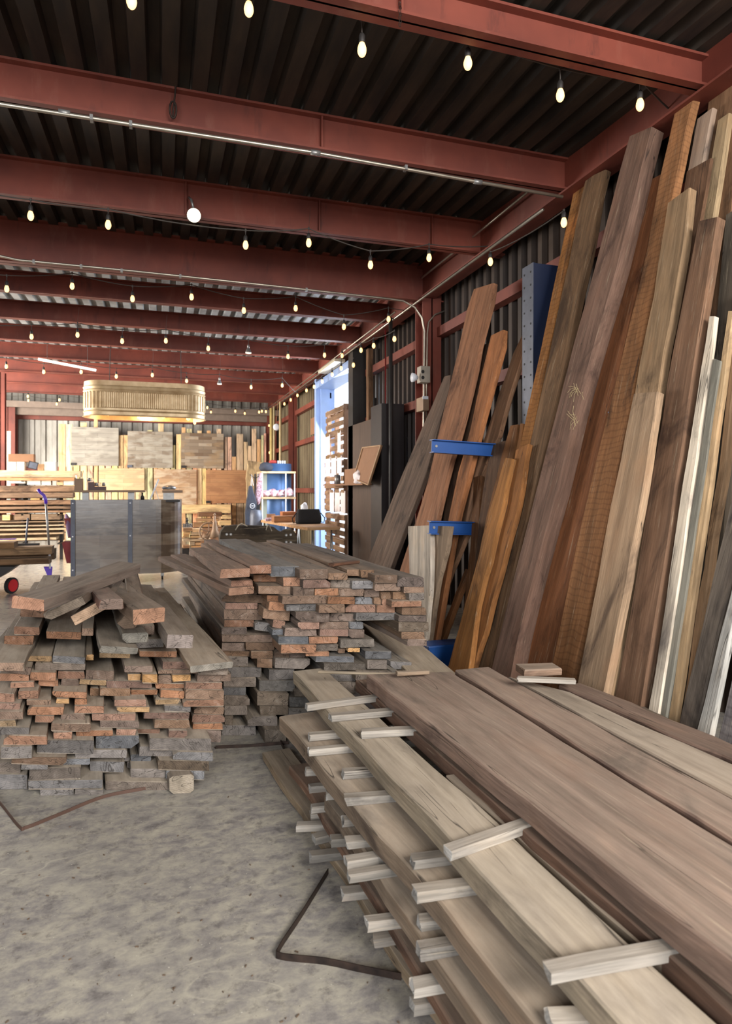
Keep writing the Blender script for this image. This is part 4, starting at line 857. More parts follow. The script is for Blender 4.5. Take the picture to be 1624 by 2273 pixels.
# ---- stock tank chandelier
def tank():
    yy = 12.05; xa = Py(186, 880, yy).x; xb = Py(454, 895, yy).x; r = .36; cx = (xa + xb) / 2; hl = (xb - xa) / 2 - r
    zb = Py(320, 926, yy - .3).z; zt = zb + .60
    root = empty('tank_chandelier', (cx, yy, zb)); tag(root, 'upturned galvanised stock tank lamp with bulbs hanging inside', 'chandelier')
    N = 288; out = []; per = 4 * hl + 2 * PI * r
    for k in range(N):
        s = per * k / N
        if s < 2 * hl: q = Vector((-hl + s, -r, 0)); n_ = Vector((0, -1, 0))
        elif s < 2 * hl + PI * r: a = (s - 2 * hl) / r; n_ = Vector((math.sin(a), -math.cos(a), 0)); q = Vector((hl, 0, 0)) + n_ * r
        elif s < 4 * hl + PI * r: q = Vector((hl - (s - 2 * hl - PI * r), r, 0)); n_ = Vector((0, 1, 0))
        else: a = (s - 4 * hl - PI * r) / r; n_ = Vector((-math.sin(a), math.cos(a), 0)); q = Vector((-hl, 0, 0)) + n_ * r
        out.append((q, n_))
    H = .60
    prof = [(0, .0, 0), (0, .018, 0), (.006, .022, 0), (.02, 0, 0), (.07, 0, 0), (.085, .014, 0), (.10, 0, 0), (.13, 0, 0), (.15, 0, 1), (.40, 0, 1), (.42, 0, 0), (.44, .014, 0), (.46, 0, 0), (.50, .014, 0), (.52, 0, 0), (H, -.004, 0), (H + .004, -.03, 0)]
    v = []; f = []
    for z, o_, rib in prof:
        for k, (q, n_) in enumerate(out):
            d = o_ + (rib * .009 * (1 if k % 4 < 2 else -1))
            v.append(Vector((cx, yy, zb + z)) + q + n_ * d)
    for i in range(len(prof) - 1):
        for k in range(N): f.append((i * N + k, i * N + (k + 1) % N, (i + 1) * N + (k + 1) % N, (i + 1) * N + k))
    m = len(v)
    v += [Vector((cx, yy, zb)) + q - n_ * .006 for q, n_ in out] + [Vector((cx, yy, zt - .01)) + q - n_ * .03 for q, n_ in out]
    for k in range(N): f.append((m + k, m + (k + 1) % N, m + N + (k + 1) % N, m + N + k)); f.append((k, (k + 1) % N, m + (k + 1) % N, m + k))
    f.append(tuple(range((len(prof) - 1) * N, len(prof) * N))); f.append(tuple(range(m + N, m + 2 * N)))
    MB().add(v, f).build('tank_shell', M_tank, root)
    MB().box((cx - hl - .1, yy - .06, zt), (cx + hl + .1, yy + .06, zt + .04)).build('hanging_board', WOOD, root)['dust'] = 0.
    for sx in (-.6, .6): MB().tube([(cx + sx, yy, zt + .03), (cx + sx, 12.29, 4.06)], .006, 6).build('suspension_cable', M_cable, root)
    for k, (u, v_) in enumerate(((205, 907), (240, 914), (285, 911), (308, 919), (362, 920), (418, 925), (432, 932))):
        p = Py(u, v_, yy - .12 + .24 * (k % 2)); p.z = max(p.z, zb - .06)
        b = MB().lathe(([(.014, .05), (.03, .02), (.042, -.02), (.035, -.055), (.0001, -.075)] if k % 3 else [(.014, .06), (.022, .02), (.022, -.07), (.0001, -.09)]), p, 12).build('edison_bulb', M_bulb, root, smooth=True)
        MB().tube([p + Vector((0, 0, .05)), p + Vector((0, 0, .10))], .016, 8).build('socket', M_dark, b, smooth=True)
        MB().tube([p + Vector((0, 0, .10)), Vector((p.x, p.y, zt - .02))], .004, 5).build('cord', M_cable, b)
    l = bpy.data.lights.new('tank_lamp_glow', 'POINT'); l.energy = 30; l.color = (1, .62, .3); l.shadow_soft_size = .06
    lo = bpy.data.objects.new('tank_lamp_glow', l); C.objects.link(lo); lo.location = (cx, yy, zb + .12)
tank()

# ================================================================== REAR HALL
def plankwall(name, c1, c2, c3, bw, rh, rough=.7, axis='xz', spec=.4):
    t = NT(name); tc = t.N('ShaderNodeTexCoord'); sp_ = t.N('ShaderNodeSeparateXYZ'); t.L(tc.outputs['Object'], sp_.inputs[0])
    cb = t.N('ShaderNodeCombineXYZ'); t.L(sp_.outputs[0], cb.inputs[0]); t.L(sp_.outputs[2], cb.inputs[1])
    br = t.N('ShaderNodeTexBrick'); t.L(cb.outputs[0], br.inputs['Vector']); br.offset = .37; br.squash = 1
    for k, v_ in (('Scale', 1), ('Mortar Size', .003), ('Brick Width', bw), ('Row Height', rh), ('Bias', 0.0)): br.inputs[k].default_value = v_
    br.inputs['Color1'].default_value = c1; br.inputs['Color2'].default_value = c2; br.inputs['Mortar'].default_value = tuple(q * .35 for q in c1[:3]) + (1,)
    g_ = t.noise(t.vmath('MULTIPLY', tc.outputs['Object'], (2.2, 2, 26)), 1, 5, .65); g2 = t.noise(t.vmath('MULTIPLY', tc.outputs['Object'], (2, 2, 5)), 1.1, 3)
    col = t.mix(t.rng(g2, .48, .62, 0, .8), br.outputs['Color'], c3)
    col = t.mix(t.rng(g_, .5, .75, 0, .6), col, tuple(q * .45 for q in c1[:3]) + (1,))
    t.L(col, t.b.inputs['Base Color']); t.b.inputs['Roughness'].default_value = rough; t.b.inputs['Specular IOR Level'].default_value = spec; t.bump(g_, .2, .004); return t.m
M_counter = plankwall('counter_planks', S(120, 102, 84), S(70, 55, 44), S(130, 116, 100), .95, .19, .24, spec=.8)
# counter
YC = 11.1
xa, xm, xb = Py(158, 1200, YC).x, Py(288, 1200, YC).x, Py(404, 1200, YC + .25).x
zt, zb = Py(220, 1110, YC).z, Py(220, 1277, YC).z
ct = empty('service_counter', ((xa + xb) / 2, YC + .4, 0)); tag(ct, 'grey plank-clad service counter with a curved right end', 'counter')
MB().box((xa, YC, zb), (xm, YC + .03, zt)).build('front_panel', M_counter, ct)
path = [Vector((xm, YC, 0))]
cxr = xb - .42
path += [Vector((cxr, YC, 0))] + [Vector((cxr + .42 * math.sin(a), YC + .42 - .42 * math.cos(a), 0)) for a in [k * PI / 16 for k in range(1, 9)]] + [Vector((xb, YC + .9, 0))]
v = []; f = []
for p in path: v += [(p.x, p.y, zb), (p.x, p.y, zt)]
for p in path: q = Vector((min(p.x, xb - .03), p.y + .03, 0)); v += [(q.x - .0, q.y, zb), (q.x, q.y, zt)]
n = len(path)
for i in range(n - 1): f.append((2 * i, 2 * i + 2, 2 * i + 3, 2 * i + 1)); f.append((2 * n + 2 * i, 2 * n + 2 * i + 1, 2 * n + 2 * i + 3, 2 * n + 2 * i + 2)); f.append((2 * i + 1, 2 * i + 3, 2 * n + 2 * i + 3, 2 * n + 2 * i + 1)); f.append((2 * i, 2 * n + 2 * i, 2 * n + 2 * i + 2, 2 * i + 2))
o = MB().add(v, f).build('curved_panel', M_counter, ct, smooth=False)
MB().box((xa, YC + .03, zt - .04), (xb - .04, YC + .85, zt - .005)).build('worktop', M_dark, ct)
MB().box((xa, YC + .03, zb), (xa + .03, YC + .85, zt - .04)).build('side_panel', M_counter, ct)
for x_ in (xa, xm - .02):
    post = MB().box((x_ - .005, YC - .035, zb - .02), (x_ + .06, YC - .001, zt + .01)).build('steel_corner_post', M_bluegrey, ct)
    for k in range(3):
        MB().lathe([(.012, .0), (.012, -.008), (.004, -.012)], (x_ + .027, YC - .035, zb + .1 + (zt - zb - .15) * k / 2), 8, 'y').build('bolt_head', M_white, post)
for x_ in (xa + .15, xm - .3, xm + .05, cxr + .1):
    cs = MB().tube([(x_ - .015, YC + .12, .045), (x_ + .015, YC + .12, .045)], .045, 12).build('caster_wheel', M_black, ct)
    MB().box((x_ - .025, YC + .08, .05), (x_ + .025, YC + .16, zb)).build('caster_fork', M_galv, cs)
# raised shelf on two posts, part of the counter
s0, s1 = Py(166, 1088, YC + .3), Py(322, 1088, YC + .3)
zs = s0.z
MB().box((s0.x, YC + .15, zs - .035), (s1.x, YC + .5, zs)).build('raised_shelf', M_iron, ct)
for u in (190, 291):
    p = Py(u, 1100, YC + .3); MB().box((p.x - .05, YC + .26, zt - .01), (p.x + .05, YC + .36, zs - .035)).build('shelf_post', M_galv, ct)
def boxthing(name, u0, v0, u1, v1, y, dep, m, label, cat, bevel=.004, z=None):
    a, b = Py(u0, v1, y), Py(u1, v0, y); z0 = a.z if z is None else z
    o = MB().box((a.x, y, z0), (b.x, y + dep, b.z)).build(name, m, bevel=bevel); tag(o, label, cat); return o
yS = YC + .22
e = empty('pencil_box', Py(174, 1088, yS)); e.location.z = zs; tag(e, 'square brown pencil box on the left end of counter shelf', 'box')
a, b = Py(165, 1086, yS), Py(183, 1062, yS); MB().box((a.x, yS, zs), (b.x, yS + .13, b.z)).build('box', M_iron, e)
q = Py(180, 1062, yS + .05); MB().tube([q - Vector((.0, 0, .1)), q + Vector((.03, 0, .13))], .006, 6).build('pencil', mat('orange_pencil', S(206, 130, 60)), e)
q = Py(172, 1062, yS + .05); MB().tube([q - Vector((.0, 0, .1)), q + Vector((-.02, 0, .05))], .01, 6).build('marker', M_white, e)
e = empty('display_tray', Py(215, 1088, yS)); e.location.z = zs; tag(e, 'dark stepped tray of small jars on the counter shelf', 'tray')
a, b = Py(195, 1086, yS), Py(208, 1070, yS); c_ = Py(234, 1080, yS); mb = MB(); mb.box((a.x, yS, zs), (b.x, yS + .16, b.z)); mb.box((b.x, yS, zs), (c_.x, yS + .16, c_.z)); mb.build('tray', mat('dark_walnut', S(82, 48, 40), .5), e)
for k, (u, v_) in enumerate(((198, 1069), (205, 1069), (214, 1079), (221, 1079), (230, 1079))):
    p = Py(u, v_, yS + .08); MB().lathe([(.026, 0), (.026, .045), (.018, .06)], p, 10).build('jar', M_glass if k % 2 else M_galv, e, smooth=True)
e = empty('computer_monitor', Py(338, 1110, YC + .45)); tag(e, 'white screen seen edge-on behind the counter', 'monitor')
a, b = Py(333, 1110, YC + .45), Py(352, 1064, YC + .45); a.z = zt - .005
MB().bar(a, b, .38, .022, UP).build('screen', M_white, e, bevel=.004)
MB().bar(a + Vector((.14, 0, 0)), (a + b) / 2 + Vector((.01, 0, .03)), .03, .01).build('stand', M_galv, e)
e = empty('card_reader_stand', Py(374, 1110, YC + .4)); tag(e, 'brown wooden stand with a metal device at the counter right end', 'stand')
a, b = Py(362, 1110, YC + .4), Py(386, 1094, YC + .4); MB().box((a.x, YC + .35, zt - .005), (b.x, YC + .5, b.z)).build('block', M_galv, e)
a2, b2 = Py(360, 1094, YC + .4), Py(405, 1088, YC + .4); MB().box((a2.x, YC + .33, a2.z), (b2.x, YC + .55, b2.z)).build('board', M_iron, e)
q = Py(375, 1083, YC + .42); MB().lathe([(.10, -.03), (.12, 0), (.09, .03), (.03, .045)], q, 14).build('device', M_galv, e, smooth=True)
q = Py(316, 1110, YC + .3); q.z = zt - .005; o = MB().lathe([(.03, 0), (.03, .05), (.012, .08), (.012, .12)], q, 10).build('small_bottle', M_black, smooth=True); tag(o, 'tiny dark bottle on the counter beside the screen', 'bottle')
# red bins hooked on the counter side
for (u0, v0, u1, v1, lab) in ((144, 1150, 160, 1194, 'upper dark red bin beside the counter, holding purple cloth'), (139, 1203, 159, 1250, 'lower dark red bin hanging beside the counter')):
    a, b = Py(u0, v1, YC + .3), Py(u1, v0, YC + .3); bx = xa - .004; e = empty('waste_bin', (bx - .12, YC + .4, a.z)); tag(e, lab, 'bin')
    w0 = bx - a.x; mb = MB(); y0 = YC + .22
    mb.add([(bx - w0 * .6, y0 + .04, a.z), (bx, y0 + .04, a.z), (bx, y0 + .3, a.z), (bx - w0 * .6, y0 + .3, a.z), (bx - w0, y0, b.z), (bx, y0, b.z), (bx, y0 + .34, b.z), (bx - w0, y0 + .34, b.z)],
           [(0, 3, 2, 1), (0, 1, 5, 4), (1, 2, 6, 5), (2, 3, 7, 6), (3, 0, 4, 7)]); mb.build('bin', M_redp, e)
    if v0 < 1180:
        MB().tube([Vector((bx - w0 * .9, y0 + .1, b.z + .06)), Vector((bx - w0 * .6, y0 + .05, b.z - .05)), Vector((bx - w0 * .35, y0 + .02, b.z - .3))], [.02, .05, .03], 8).build('cloth', mat('purple_grey_cloth', S(120, 96, 128), .9), e, smooth=True)
# long-handled purple mop
def mop():
    y = 10.6; p0 = Py(113, 1297, y); p0.z = .0; e = empty('dust_mop', p0); tag(e, 'purple and silver long-handled mop standing left of the counter', 'mop')
    P_ = lambda u, v_: Py(u, v_, y)
    MB().tube([P_(102, 1118), P_(109, 1215)], .016, 10).build('shaft', M_galv, e, smooth=True)
    MB().tube([P_(84, 1086), P_(89, 1093), P_(97, 1099), P_(101, 1108), P_(102, 1118)], [.024, .02, .022, .024, .022], 10).build('handle', M_purple, e, smooth=True)
    a = P_(96, 1258); b = P_(116, 1258); c_ = P_(113, 1290); d_ = P_(110, 1290)
    MB().prism([a, b, c_, d_], (0, 0, 0), (0, .04, 0)).build('neck', M_purple, e, bevel=.008)
    MB().tube([P_(109, 1215), P_(111, 1262)], .015, 8).build('lower_shaft', M_white, e, smooth=True)
    q = P_(111, 1296); MB().lathe([(.17, .0), (.17, .012), (.08, .022), (.03, .05)], (q.x, q.y, .001), 20).build('head', M_purple, e, smooth=True)
mop()
# timber cart
def cart():
    y = 10.3; e = empty('timber_cart', (Py(40, 1250, y).x, y, 0)); tag(e, 'low cart with red-hubbed wheel under heavy timbers at left edge', 'cart')
    a, b = Py(-120, 1262, y), Py(30, 1258, y)
    MB().prism([Py(-120, 1258, y), Py(34, 1258, y), Py(0, 1282, y), Py(-120, 1300, y)], (0, 0, 0), (0, .6, 0)).build('frame', M_dark, e)
    q = Py(22, 1276, y + .05); q.z = .115
    ax_ = Vector((.86, -.5, 0)).normalized()
    wv = MB().tube([q, q + ax_ * .05], .115, 20).build('wheel', M_black, e, smooth=False)
    MB().tube([q - ax_ * .006, q + ax_ * .058], .088, 16).build('hub', M_redb, wv)
    for (u0, v0, u1, v1, c_, lab, dy) in ((-120, 1213, 115, 1237, (128, 102, 76), 'upper long heavy timber on the cart at left edge', 0), (-120, 1238, 108, 1259, (120, 92, 66), 'lower long heavy timber on the cart at left edge', .02), (-120, 1203, 32, 1221, (132, 100, 70), 'short timber lying on top of the cart timbers', -.03)):
        a, b = Py(u0, v1, y + dy), Py(u1, v0, y + dy); T = b.z - a.z
        o = plank('timber', Vector((b.x, y + dy + .12, (a.z + b.z) / 2)), (-1, 0, 0), b.x - a.x, .26, T, body=c_, end=(96, 80, 66), dust=.3, wob=.008, cham=.012); tag(o, lab, 'timber', 'timbers on the cart')
    o = plank('timber', Vector((Py(122, 1230, y + .4).x, y + .42, Py(0, 1232, y + .4).z)), (-1, 0, 0), 2.2, .22, .16, body=(112, 90, 70), end=(88, 76, 64), dust=.3); tag(o, 'thick timber behind the others on the cart', 'timber')
cart()

# lumber rack along the left rear
yl = 14.6
rows = [(1045, 1058, 178, (196, 172, 136), 'pale thick top beam of the left lumber rack'), (1060, 1066, 165, (176, 132, 92), 'thin orange board under the pale top beam of left rack'),
 (1078, 1092, 168, (132, 104, 80), 'upper dark brown board of the left rack'), (1093, 1106, 162, (118, 94, 74), 'wide dark brown board, second in the left rack'),
 (1110, 1122, 160, (140, 108, 82), 'reddish brown board, third in the left rack'), (1124, 1132, 156, (124, 98, 76), 'narrow brown board, fourth in the left rack'), (1133, 1140, 158, (152, 118, 90), 'light brown board, fifth in the left rack'),
 (1157, 1163, 146, (150, 124, 98), 'pale board just above the whitish boards of left rack'), (1164, 1171, 142, (190, 166, 136), 'whitish board, upper of the pale lower stack at left'), (1172, 1181, 146, (178, 152, 122), 'whitish board, middle of the pale lower stack at left'),
 (1182, 1191, 140, (168, 142, 112), 'thick pale board, third of the pale lower stack at left'), (1193, 1204, 124, (182, 156, 124), 'pale board at the bottom of the left lumber rack')]
for (v0, v1, ur, c_, lab) in rows:
    a, b = Py(-140, v1, yl), Py(ur, v0, yl); o = plank('board', Vector((b.x, yl + .18, (a.z + b.z) / 2)), (-1, 0, 0), b.x - a.x, .36, (b.z - a.z) * .97, body=c_, end=c_, dust=.1, wob=.006, n=12); tag(o, lab, 'board', 'boards of the left lumber rack')
for k, (u0, v0, u1, v1, c_, lab) in enumerate(((5, 1143, 22, 1155, (206, 168, 116), 'pale square block between the left rack boards'), (32, 1141, 66, 1154, (124, 100, 78), 'brown bearer left of centre in the left rack'), (69, 1141, 133, 1154, (132, 108, 84), 'long brown bearer in the left rack gap'),
        (68, 1106, 88, 1110, (190, 146, 96), 'little wedge under the dark boards of left rack'))):
    o = boxthing('wood_block', u0, v0, u1, v1, yl + .02, .3, WOOD, lab, 'wood block'); wood_props(o, c_, c_, .1)
for (v0, v1, ur, c_, lab) in ((1079, 1108, 160, (104, 82, 64), 'big added timber darkening gaps behind the upper boards of left rack'), (1109, 1141, 156, (110, 86, 66), 'big added timber darkening gaps behind the middle boards of left rack'), (1143, 1206, 140, (122, 98, 76), 'big added timber darkening gaps behind the pale lower boards of left rack')):
    a, b = Py(-140, v1, yl + .5), Py(ur, v0, yl + .5); o = plank('timber', Vector((b.x, yl + .62, (a.z + b.z) / 2)), (-1, 0, 0), b.x - a.x, .22, (b.z - a.z) * .99, body=c_, end=c_, dust=.1, wob=.003); tag(o, lab, 'timber', 'added backing timbers of the left lumber rack')  # backing timbers added so the gaps between the boards look dark
rk = empty('lumber_rack', (Py(40, 1200, yl).x, yl + .45, 0)); tag(rk, 'dark steel rack posts holding the boards at left rear', 'rack')
for u in (-60, 58, 136):
    p = Py(u, 1200, yl + .42); MB().box((p.x - .03, yl + .4, 0), (p.x + .03, yl + .46, Py(0, 1060, yl).z)).build('post', M_dark, rk)
    for vv in (1066, 1092, 1106, 1141, 1156, 1205): z_ = Py(u, vv, yl).z; MB().box((p.x - .02, yl + .02, z_ - .03), (p.x + .02, yl + .4, z_ - .004)).build('arm', M_dark, rk)
# things on the rack
zt_ = Py(60, 1045, yl).z
e = empty('picture_frame', Py(73, 1044, yl)); tag(e, 'small tilted picture frame on the pale beam at left', 'picture frame')
mxx = Matrix.Translation(Py(73, 1033, yl - .02)) @ Matrix.Rotation(R(14), 4, 'Y')
mb = MB(); mb.box((-.09, 0, -.075), (.09, .012, -.06), mxx); mb.box((-.09, 0, .06), (.09, .012, .075), mxx); mb.box((-.09, 0, -.075), (-.075, .012, .075), mxx); mb.box((.075, 0, -.075), (.09, .012, .075), mxx); mb.build('frame', M_dark, e)
MB().box((-.075, .004, -.06), (.075, .01, .06), mxx).build('picture', M_bluegrey, e)
for (u0, v0, u1, v1, m_, lab, c_) in ((21, 1025, 36, 1042, 'w', 'white tile box, left one on the pale beam', 0), (37, 1025, 54, 1042, 'w', 'white tile box beside the picture frame', 0), (84, 1030, 97, 1042, 'o', 'peach coloured sample block on the pale beam', 0), (98, 1025, 124, 1042, 'w', 'wide whitewashed sample box on the pale beam', 0),
    (92, 1066, 113, 1077, 'w', 'white box under the pale beam, right of pair', 0), (60, 1066, 90, 1076, 'w', 'white box under the pale beam, left of pair', 0), (126, 1066, 140, 1077, 'o', 'honey wood block under the pale beam', 0), (141, 1066, 163, 1077, 'w', 'pale grey block under the right end of the pale beam', 0), (20, 1067, 56, 1073, 'w', 'bright white papers under the left part of pale beam', 0)):
    M_w = bpy.data.materials.get('white_sample') or mat('white_sample', S(226, 216, 198), .8); M_o = bpy.data.materials.get('peach_sample') or mat('peach_sample', S(226, 178, 130), .8)
    boxthing('sample_box', u0, v0, u1, v1, yl + .06, .2, M_w if m_ == 'w' else M_o, lab, 'box', .004, zt_ if v0 < 1050 else None)
e = boxthing('wooden_crate', 18, 1008, 75, 1025, yl + .08, .2, M_card, 'brown open crate on the whitewashed boxes at left', 'crate')
boxthing('cream_board', 15, 957, 24, 1008, 16.2, .04, mat('cream_board', S(222, 206, 178), .7), 'narrow cream board standing by the red column at left', 'board', .004, 0.0)
# broom head on the timbers and purple strip
e = empty('push_broom', Py(58, 1213, 10.75)); tag(e, 'dark push broom standing on the cart timbers at left', 'broom')
MB().tube([Py(62, 1150, 10.9), Py(57, 1208, 10.76)], .013, 8).build('handle', M_bluegrey, e, smooth=True); a = Py(40, 1213, 10.75); b = Py(87, 1206, 10.75); MB().box((a.x, 10.72, a.z), (b.x, 10.8, b.z)).build('head', M_black, e)
boxthing('purple_mop_head', -20, 1196, 34, 1199, 10.5, .1, M_purple, 'thin purple mop head on the cart timbers', 'mop head')

# sample wall: pale boards standing behind the panels
YW = 20.35
def PW(u, v): return Py(u, v, YW)
tops = [(130, 146, 941), (147, 161, 942), (163, 176, 1000), (178, 193, 938), (194, 206, 1000), (208, 217, 925), (219, 232, 1000), (234, 247, 953), (248, 261, 1000), (263, 273, 966), (274, 284, 966), (286, 300, 1000), (301, 314, 960), (327, 339, 955), (315, 326, 1000), (341, 350, 990), (351, 363, 940), (364, 377, 1000), (379, 389, 988), (391, 402, 964), (403, 412, 949), (414, 426, 952), (428, 438, 1000), (438, 448, 956), (459, 468, 956), (449, 458, 1000), (470, 480, 1000), (481, 491, 952), (498, 504, 970), (505, 514, 970), (515, 524, 1014), (525, 540, 963), (541, 550, 981), (551, 558, 990), (559, 569, 952), (570, 579, 975), (580, 585, 966), (586, 591, 962)]
for k, (u0, u1, v0) in enumerate(sorted(tops)):
    rnd = random.Random(k); c_ = tuple(q * rnd.uniform(.88, 1.08) for q in (228, 194, 152)) if k % 5 else (214, 170, 124)
    a, b = PW(u0, 1225), PW(u1, v0); H = b.z - .01
    o = plank('board', Vector(((a.x + b.x) / 2, YW + .02 + .012 * (k % 2), .01)), (0, 0, 1), H, (b.x - a.x) * .97, .022, up=(0, -1, 0), body=tuple(min(250, q) for q in c_), end=(222, 186, 140), dust=0, wob=.002, n=4)
    tag(o, f'pale upright board against the far wall, {ORD[k]} from left', 'board', 'pale upright boards behind the sample panels')
SP = [(158, 950, 263, 1033, (160, 153, 142), (138, 130, 118), (168, 161, 148), .9, .12, 'whitewashed grey sample panel, upper left of the far wall'),
 (283, 959, 383, 1038, (164, 154, 138), (124, 106, 88), (172, 164, 150), .55, .12, 'mixed grey and tan sample panel, upper middle of the far wall'),
 (402, 963, 496, 1039, (174, 158, 138), (112, 90, 70), (160, 132, 100), .4, .10, 'patchwork brown and white sample panel, upper right of the far wall'),
 (219, 1040, 320, 1090, (216, 184, 142), (200, 164, 122), (190, 156, 120), .8, .12, 'tan sample panel, lower left of the far wall'),
 (342, 1042, 436, 1122, (186, 150, 114), (162, 128, 98), (206, 184, 156), .8, .14, 'brown banded sample panel, lower middle of the far wall'),
 (457, 1044, 546, 1117, (190, 140, 98), (176, 126, 86), (160, 112, 78), 1.4, .13, 'reddish brown sample panel, lower right of the far wall')]
for k, (u0, v0, u1, v1, c1, c2, c3, bw, rh, lab) in enumerate(SP):
    yy = YW - .05; a, b = Py(u0, v1, yy), Py(u1, v0, yy); e = empty('wood_sample_board', ((a.x + b.x) / 2, yy, a.z)); tag(e, lab, 'sample panel', 'wood sample panels on the far wall')
    MB().box((a.x, yy, a.z), (b.x, yy + .05, b.z)).build('panel_face', plankwall('panel_planks', S(*c1), S(*c2), S(*c3), bw, rh), e)
    if k not in (3,):
        q = Py(u0 + 5, v1 - 2, yy); MB().box((q.x - .07, yy - .03, q.z - .02), (q.x + .07, yy - .002, q.z + .05)).build('name_tag', M_dark if k != 1 else M_bluegrey, e)
# wide pale shelf boards below the panels
for k, (u0, v0, u1, v1, c_, lab) in enumerate(((405, 1120, 512, 1140, (232, 196, 142), 'pale boards stacked below the reddish panel'), (492, 1143, 513, 1152, (230, 194, 142), 'small pale board stack end near far wall'), (486, 1155, 513, 1166, (226, 190, 138), 'lower small pale board stack near far wall'))):
    o = boxthing('board_stack', u0, v0, u1, v1, YW - .4, .4, WOOD, lab, 'board stack'); wood_props(o, c_, c_, 0)
for k, (u0, v0, u1, v1, c_, lab) in enumerate(((440, 1137, 493, 1147, (120, 84, 58), 'dark brown board on top of the stack behind the drill'), (434, 1151, 486, 1158, (168, 128, 90), 'mid brown board of the stack behind the drill'), (429, 1160, 484, 1170, (156, 116, 80), 'lower brown board of the stack behind the drill'), (405, 1128, 428, 1133, (130, 96, 66), 'short dark board right of the counter'))):
    o = boxthing('board', u0, v0, u1, v1, 15.5 if k < 3 else YW - .35, .35, WOOD, lab, 'board', .01); wood_props(o, c_, c_, .1)
# short off-cuts stacked beside the counter
for k, (u0, v0, u1, v1, c_) in enumerate(((406, 1172, 427, 1180, (170, 134, 100)), (427, 1174, 450, 1181, (222, 186, 140)), (406, 1181, 423, 1187, (224, 186, 134)), (425, 1181, 448, 1188, (196, 170, 136)), (406, 1188, 420, 1193, (222, 180, 126)), (423, 1189, 447, 1194, (226, 188, 136)), (406, 1196, 468, 1202, (186, 164, 134)), (421, 1203, 432, 1211, (230, 206, 168)), (433, 1204, 446, 1211, (214, 176, 132)), (424, 1212, 448, 1218, (222, 180, 128)), (406, 1211, 421, 1217, (150, 116, 86)))):
    o = boxthing('offcut', u0, v0, u1, v1, 12.84 + .01 * (k % 3), .3, WOOD, '', 'offcut'); wood_props(o, c_, c_, .1)
    tag(o, f"{'pale' if c_[0] > 190 else 'brown'} wood offcut right of the counter, {ORD[k]} counting down the stack", 'offcut', 'offcuts stacked right of the counter')
o = boxthing('crate', 404, 1218, 455, 1230, 12.86, .35, M_dark, 'dark low crate under the offcuts beside the counter', 'crate', .004, 0.0)
o = boxthing('crate', 456, 1202, 500, 1230, 12.5, .45, M_card, 'brown crate carrying the wheel drill', 'crate', .004, 0.0)
o = boxthing('crate', 428, 1171, 494, 1230, 15.5, .35, M_card, 'tan crate under the brown boards behind the drill', 'crate', .004, 0.0)
# wheel drill
def drill():
    y = 12.6; P_ = lambda u, v_: Py(u, v_, y); e = empty('hand_crank_drill', Py(475, 1202, y)); tag(e, 'antique brown cast-iron wheel drill beside the offcut stack', 'drill')
    q = P_(463, 1180); MB().tube([q + Vector((.17 * math.cos(a), .0, .17 * math.sin(a))) for a in [k * PI / 12 for k in range(25)]], .016, 8).build('flywheel', M_iron, e, smooth=True)
    mb = MB()
    for k in range(5): a = k * 2 * PI / 5 + .3; mb.tube([q, q + Vector((.17 * math.cos(a), 0, .17 * math.sin(a)))], .011, 6)
    mb.build('spokes', M_iron, e); q = P_(476, 1158)
    MB().lathe([(.10, Py(0, 1202, y).z - q.z), (.05, Py(0, 1185, y).z - q.z), (.035, -.02), (.03, .02)], (q.x, q.y - .03, q.z), 14).build('pedestal', M_iron, e, smooth=True)
    MB().tube([P_(476, 1168), P_(476, 1145)], .022, 8).build('column', M_iron, e, smooth=True); MB().lathe([(.001, -.03), (.028, 0), (.001, .03)], P_(476, 1142), 10).build('knob', M_iron, e, smooth=True)
    MB().tube([P_(450, 1188), P_(460, 1192), P_(471, 1180), P_(476, 1172)], [.05, .045, .03, .02], 10).build('gear_arm', M_iron, e, smooth=True)
drill()
# small sign and trinket on the offcuts
e = empty('lettered_sign', Py(417, 1172, 12.85)); tag(e, 'small dark lettered sign on the offcut stack beside counter', 'sign')
a, b = Py(406, 1171, 12.85), Py(427, 1162, 12.85); MB().box((a.x, 12.85, a.z), (b.x, 12.87, b.z)).build('plate', mat('sign_plate', S(206, 206, 204), .6), e)
tcu = bpy.data.curves.new('letters', 'FONT'); tcu.body = 'SEEN'; tcu.size = .1; tcu.extrude = .002; tcu.align_x = 'CENTER'; tcu.align_y = 'CENTER'
to = bpy.data.objects.new('letters', tcu); C.objects.link(to); to.parent = e; to.matrix_basis = e.matrix_basis.inverted() @ Matrix.Translation(((a.x + b.x) / 2, 12.846, (a.z + b.z) / 2)) @ Matrix.Rotation(R(90), 4, 'X'); tcu.materials.append(M_dark); to.scale = (.9, 1, 1)
lm = bpy.data.meshes.new_from_object(to); mwl = to.matrix_basis.copy(); bpy.data.objects.remove(to); to = bpy.data.objects.new('letters', lm); C.objects.link(to); to.parent = e; to.matrix_basis = mwl
q = Py(415, 1162, 12.86); o = MB().lathe([(.03, 0), (.015, .03), (.03, .06), (.012, .09), (.02, .11)], q, 8).build('trinket', M_dark); tag(o, 'tiny dark figurine standing on the lettered sign', 'figurine')

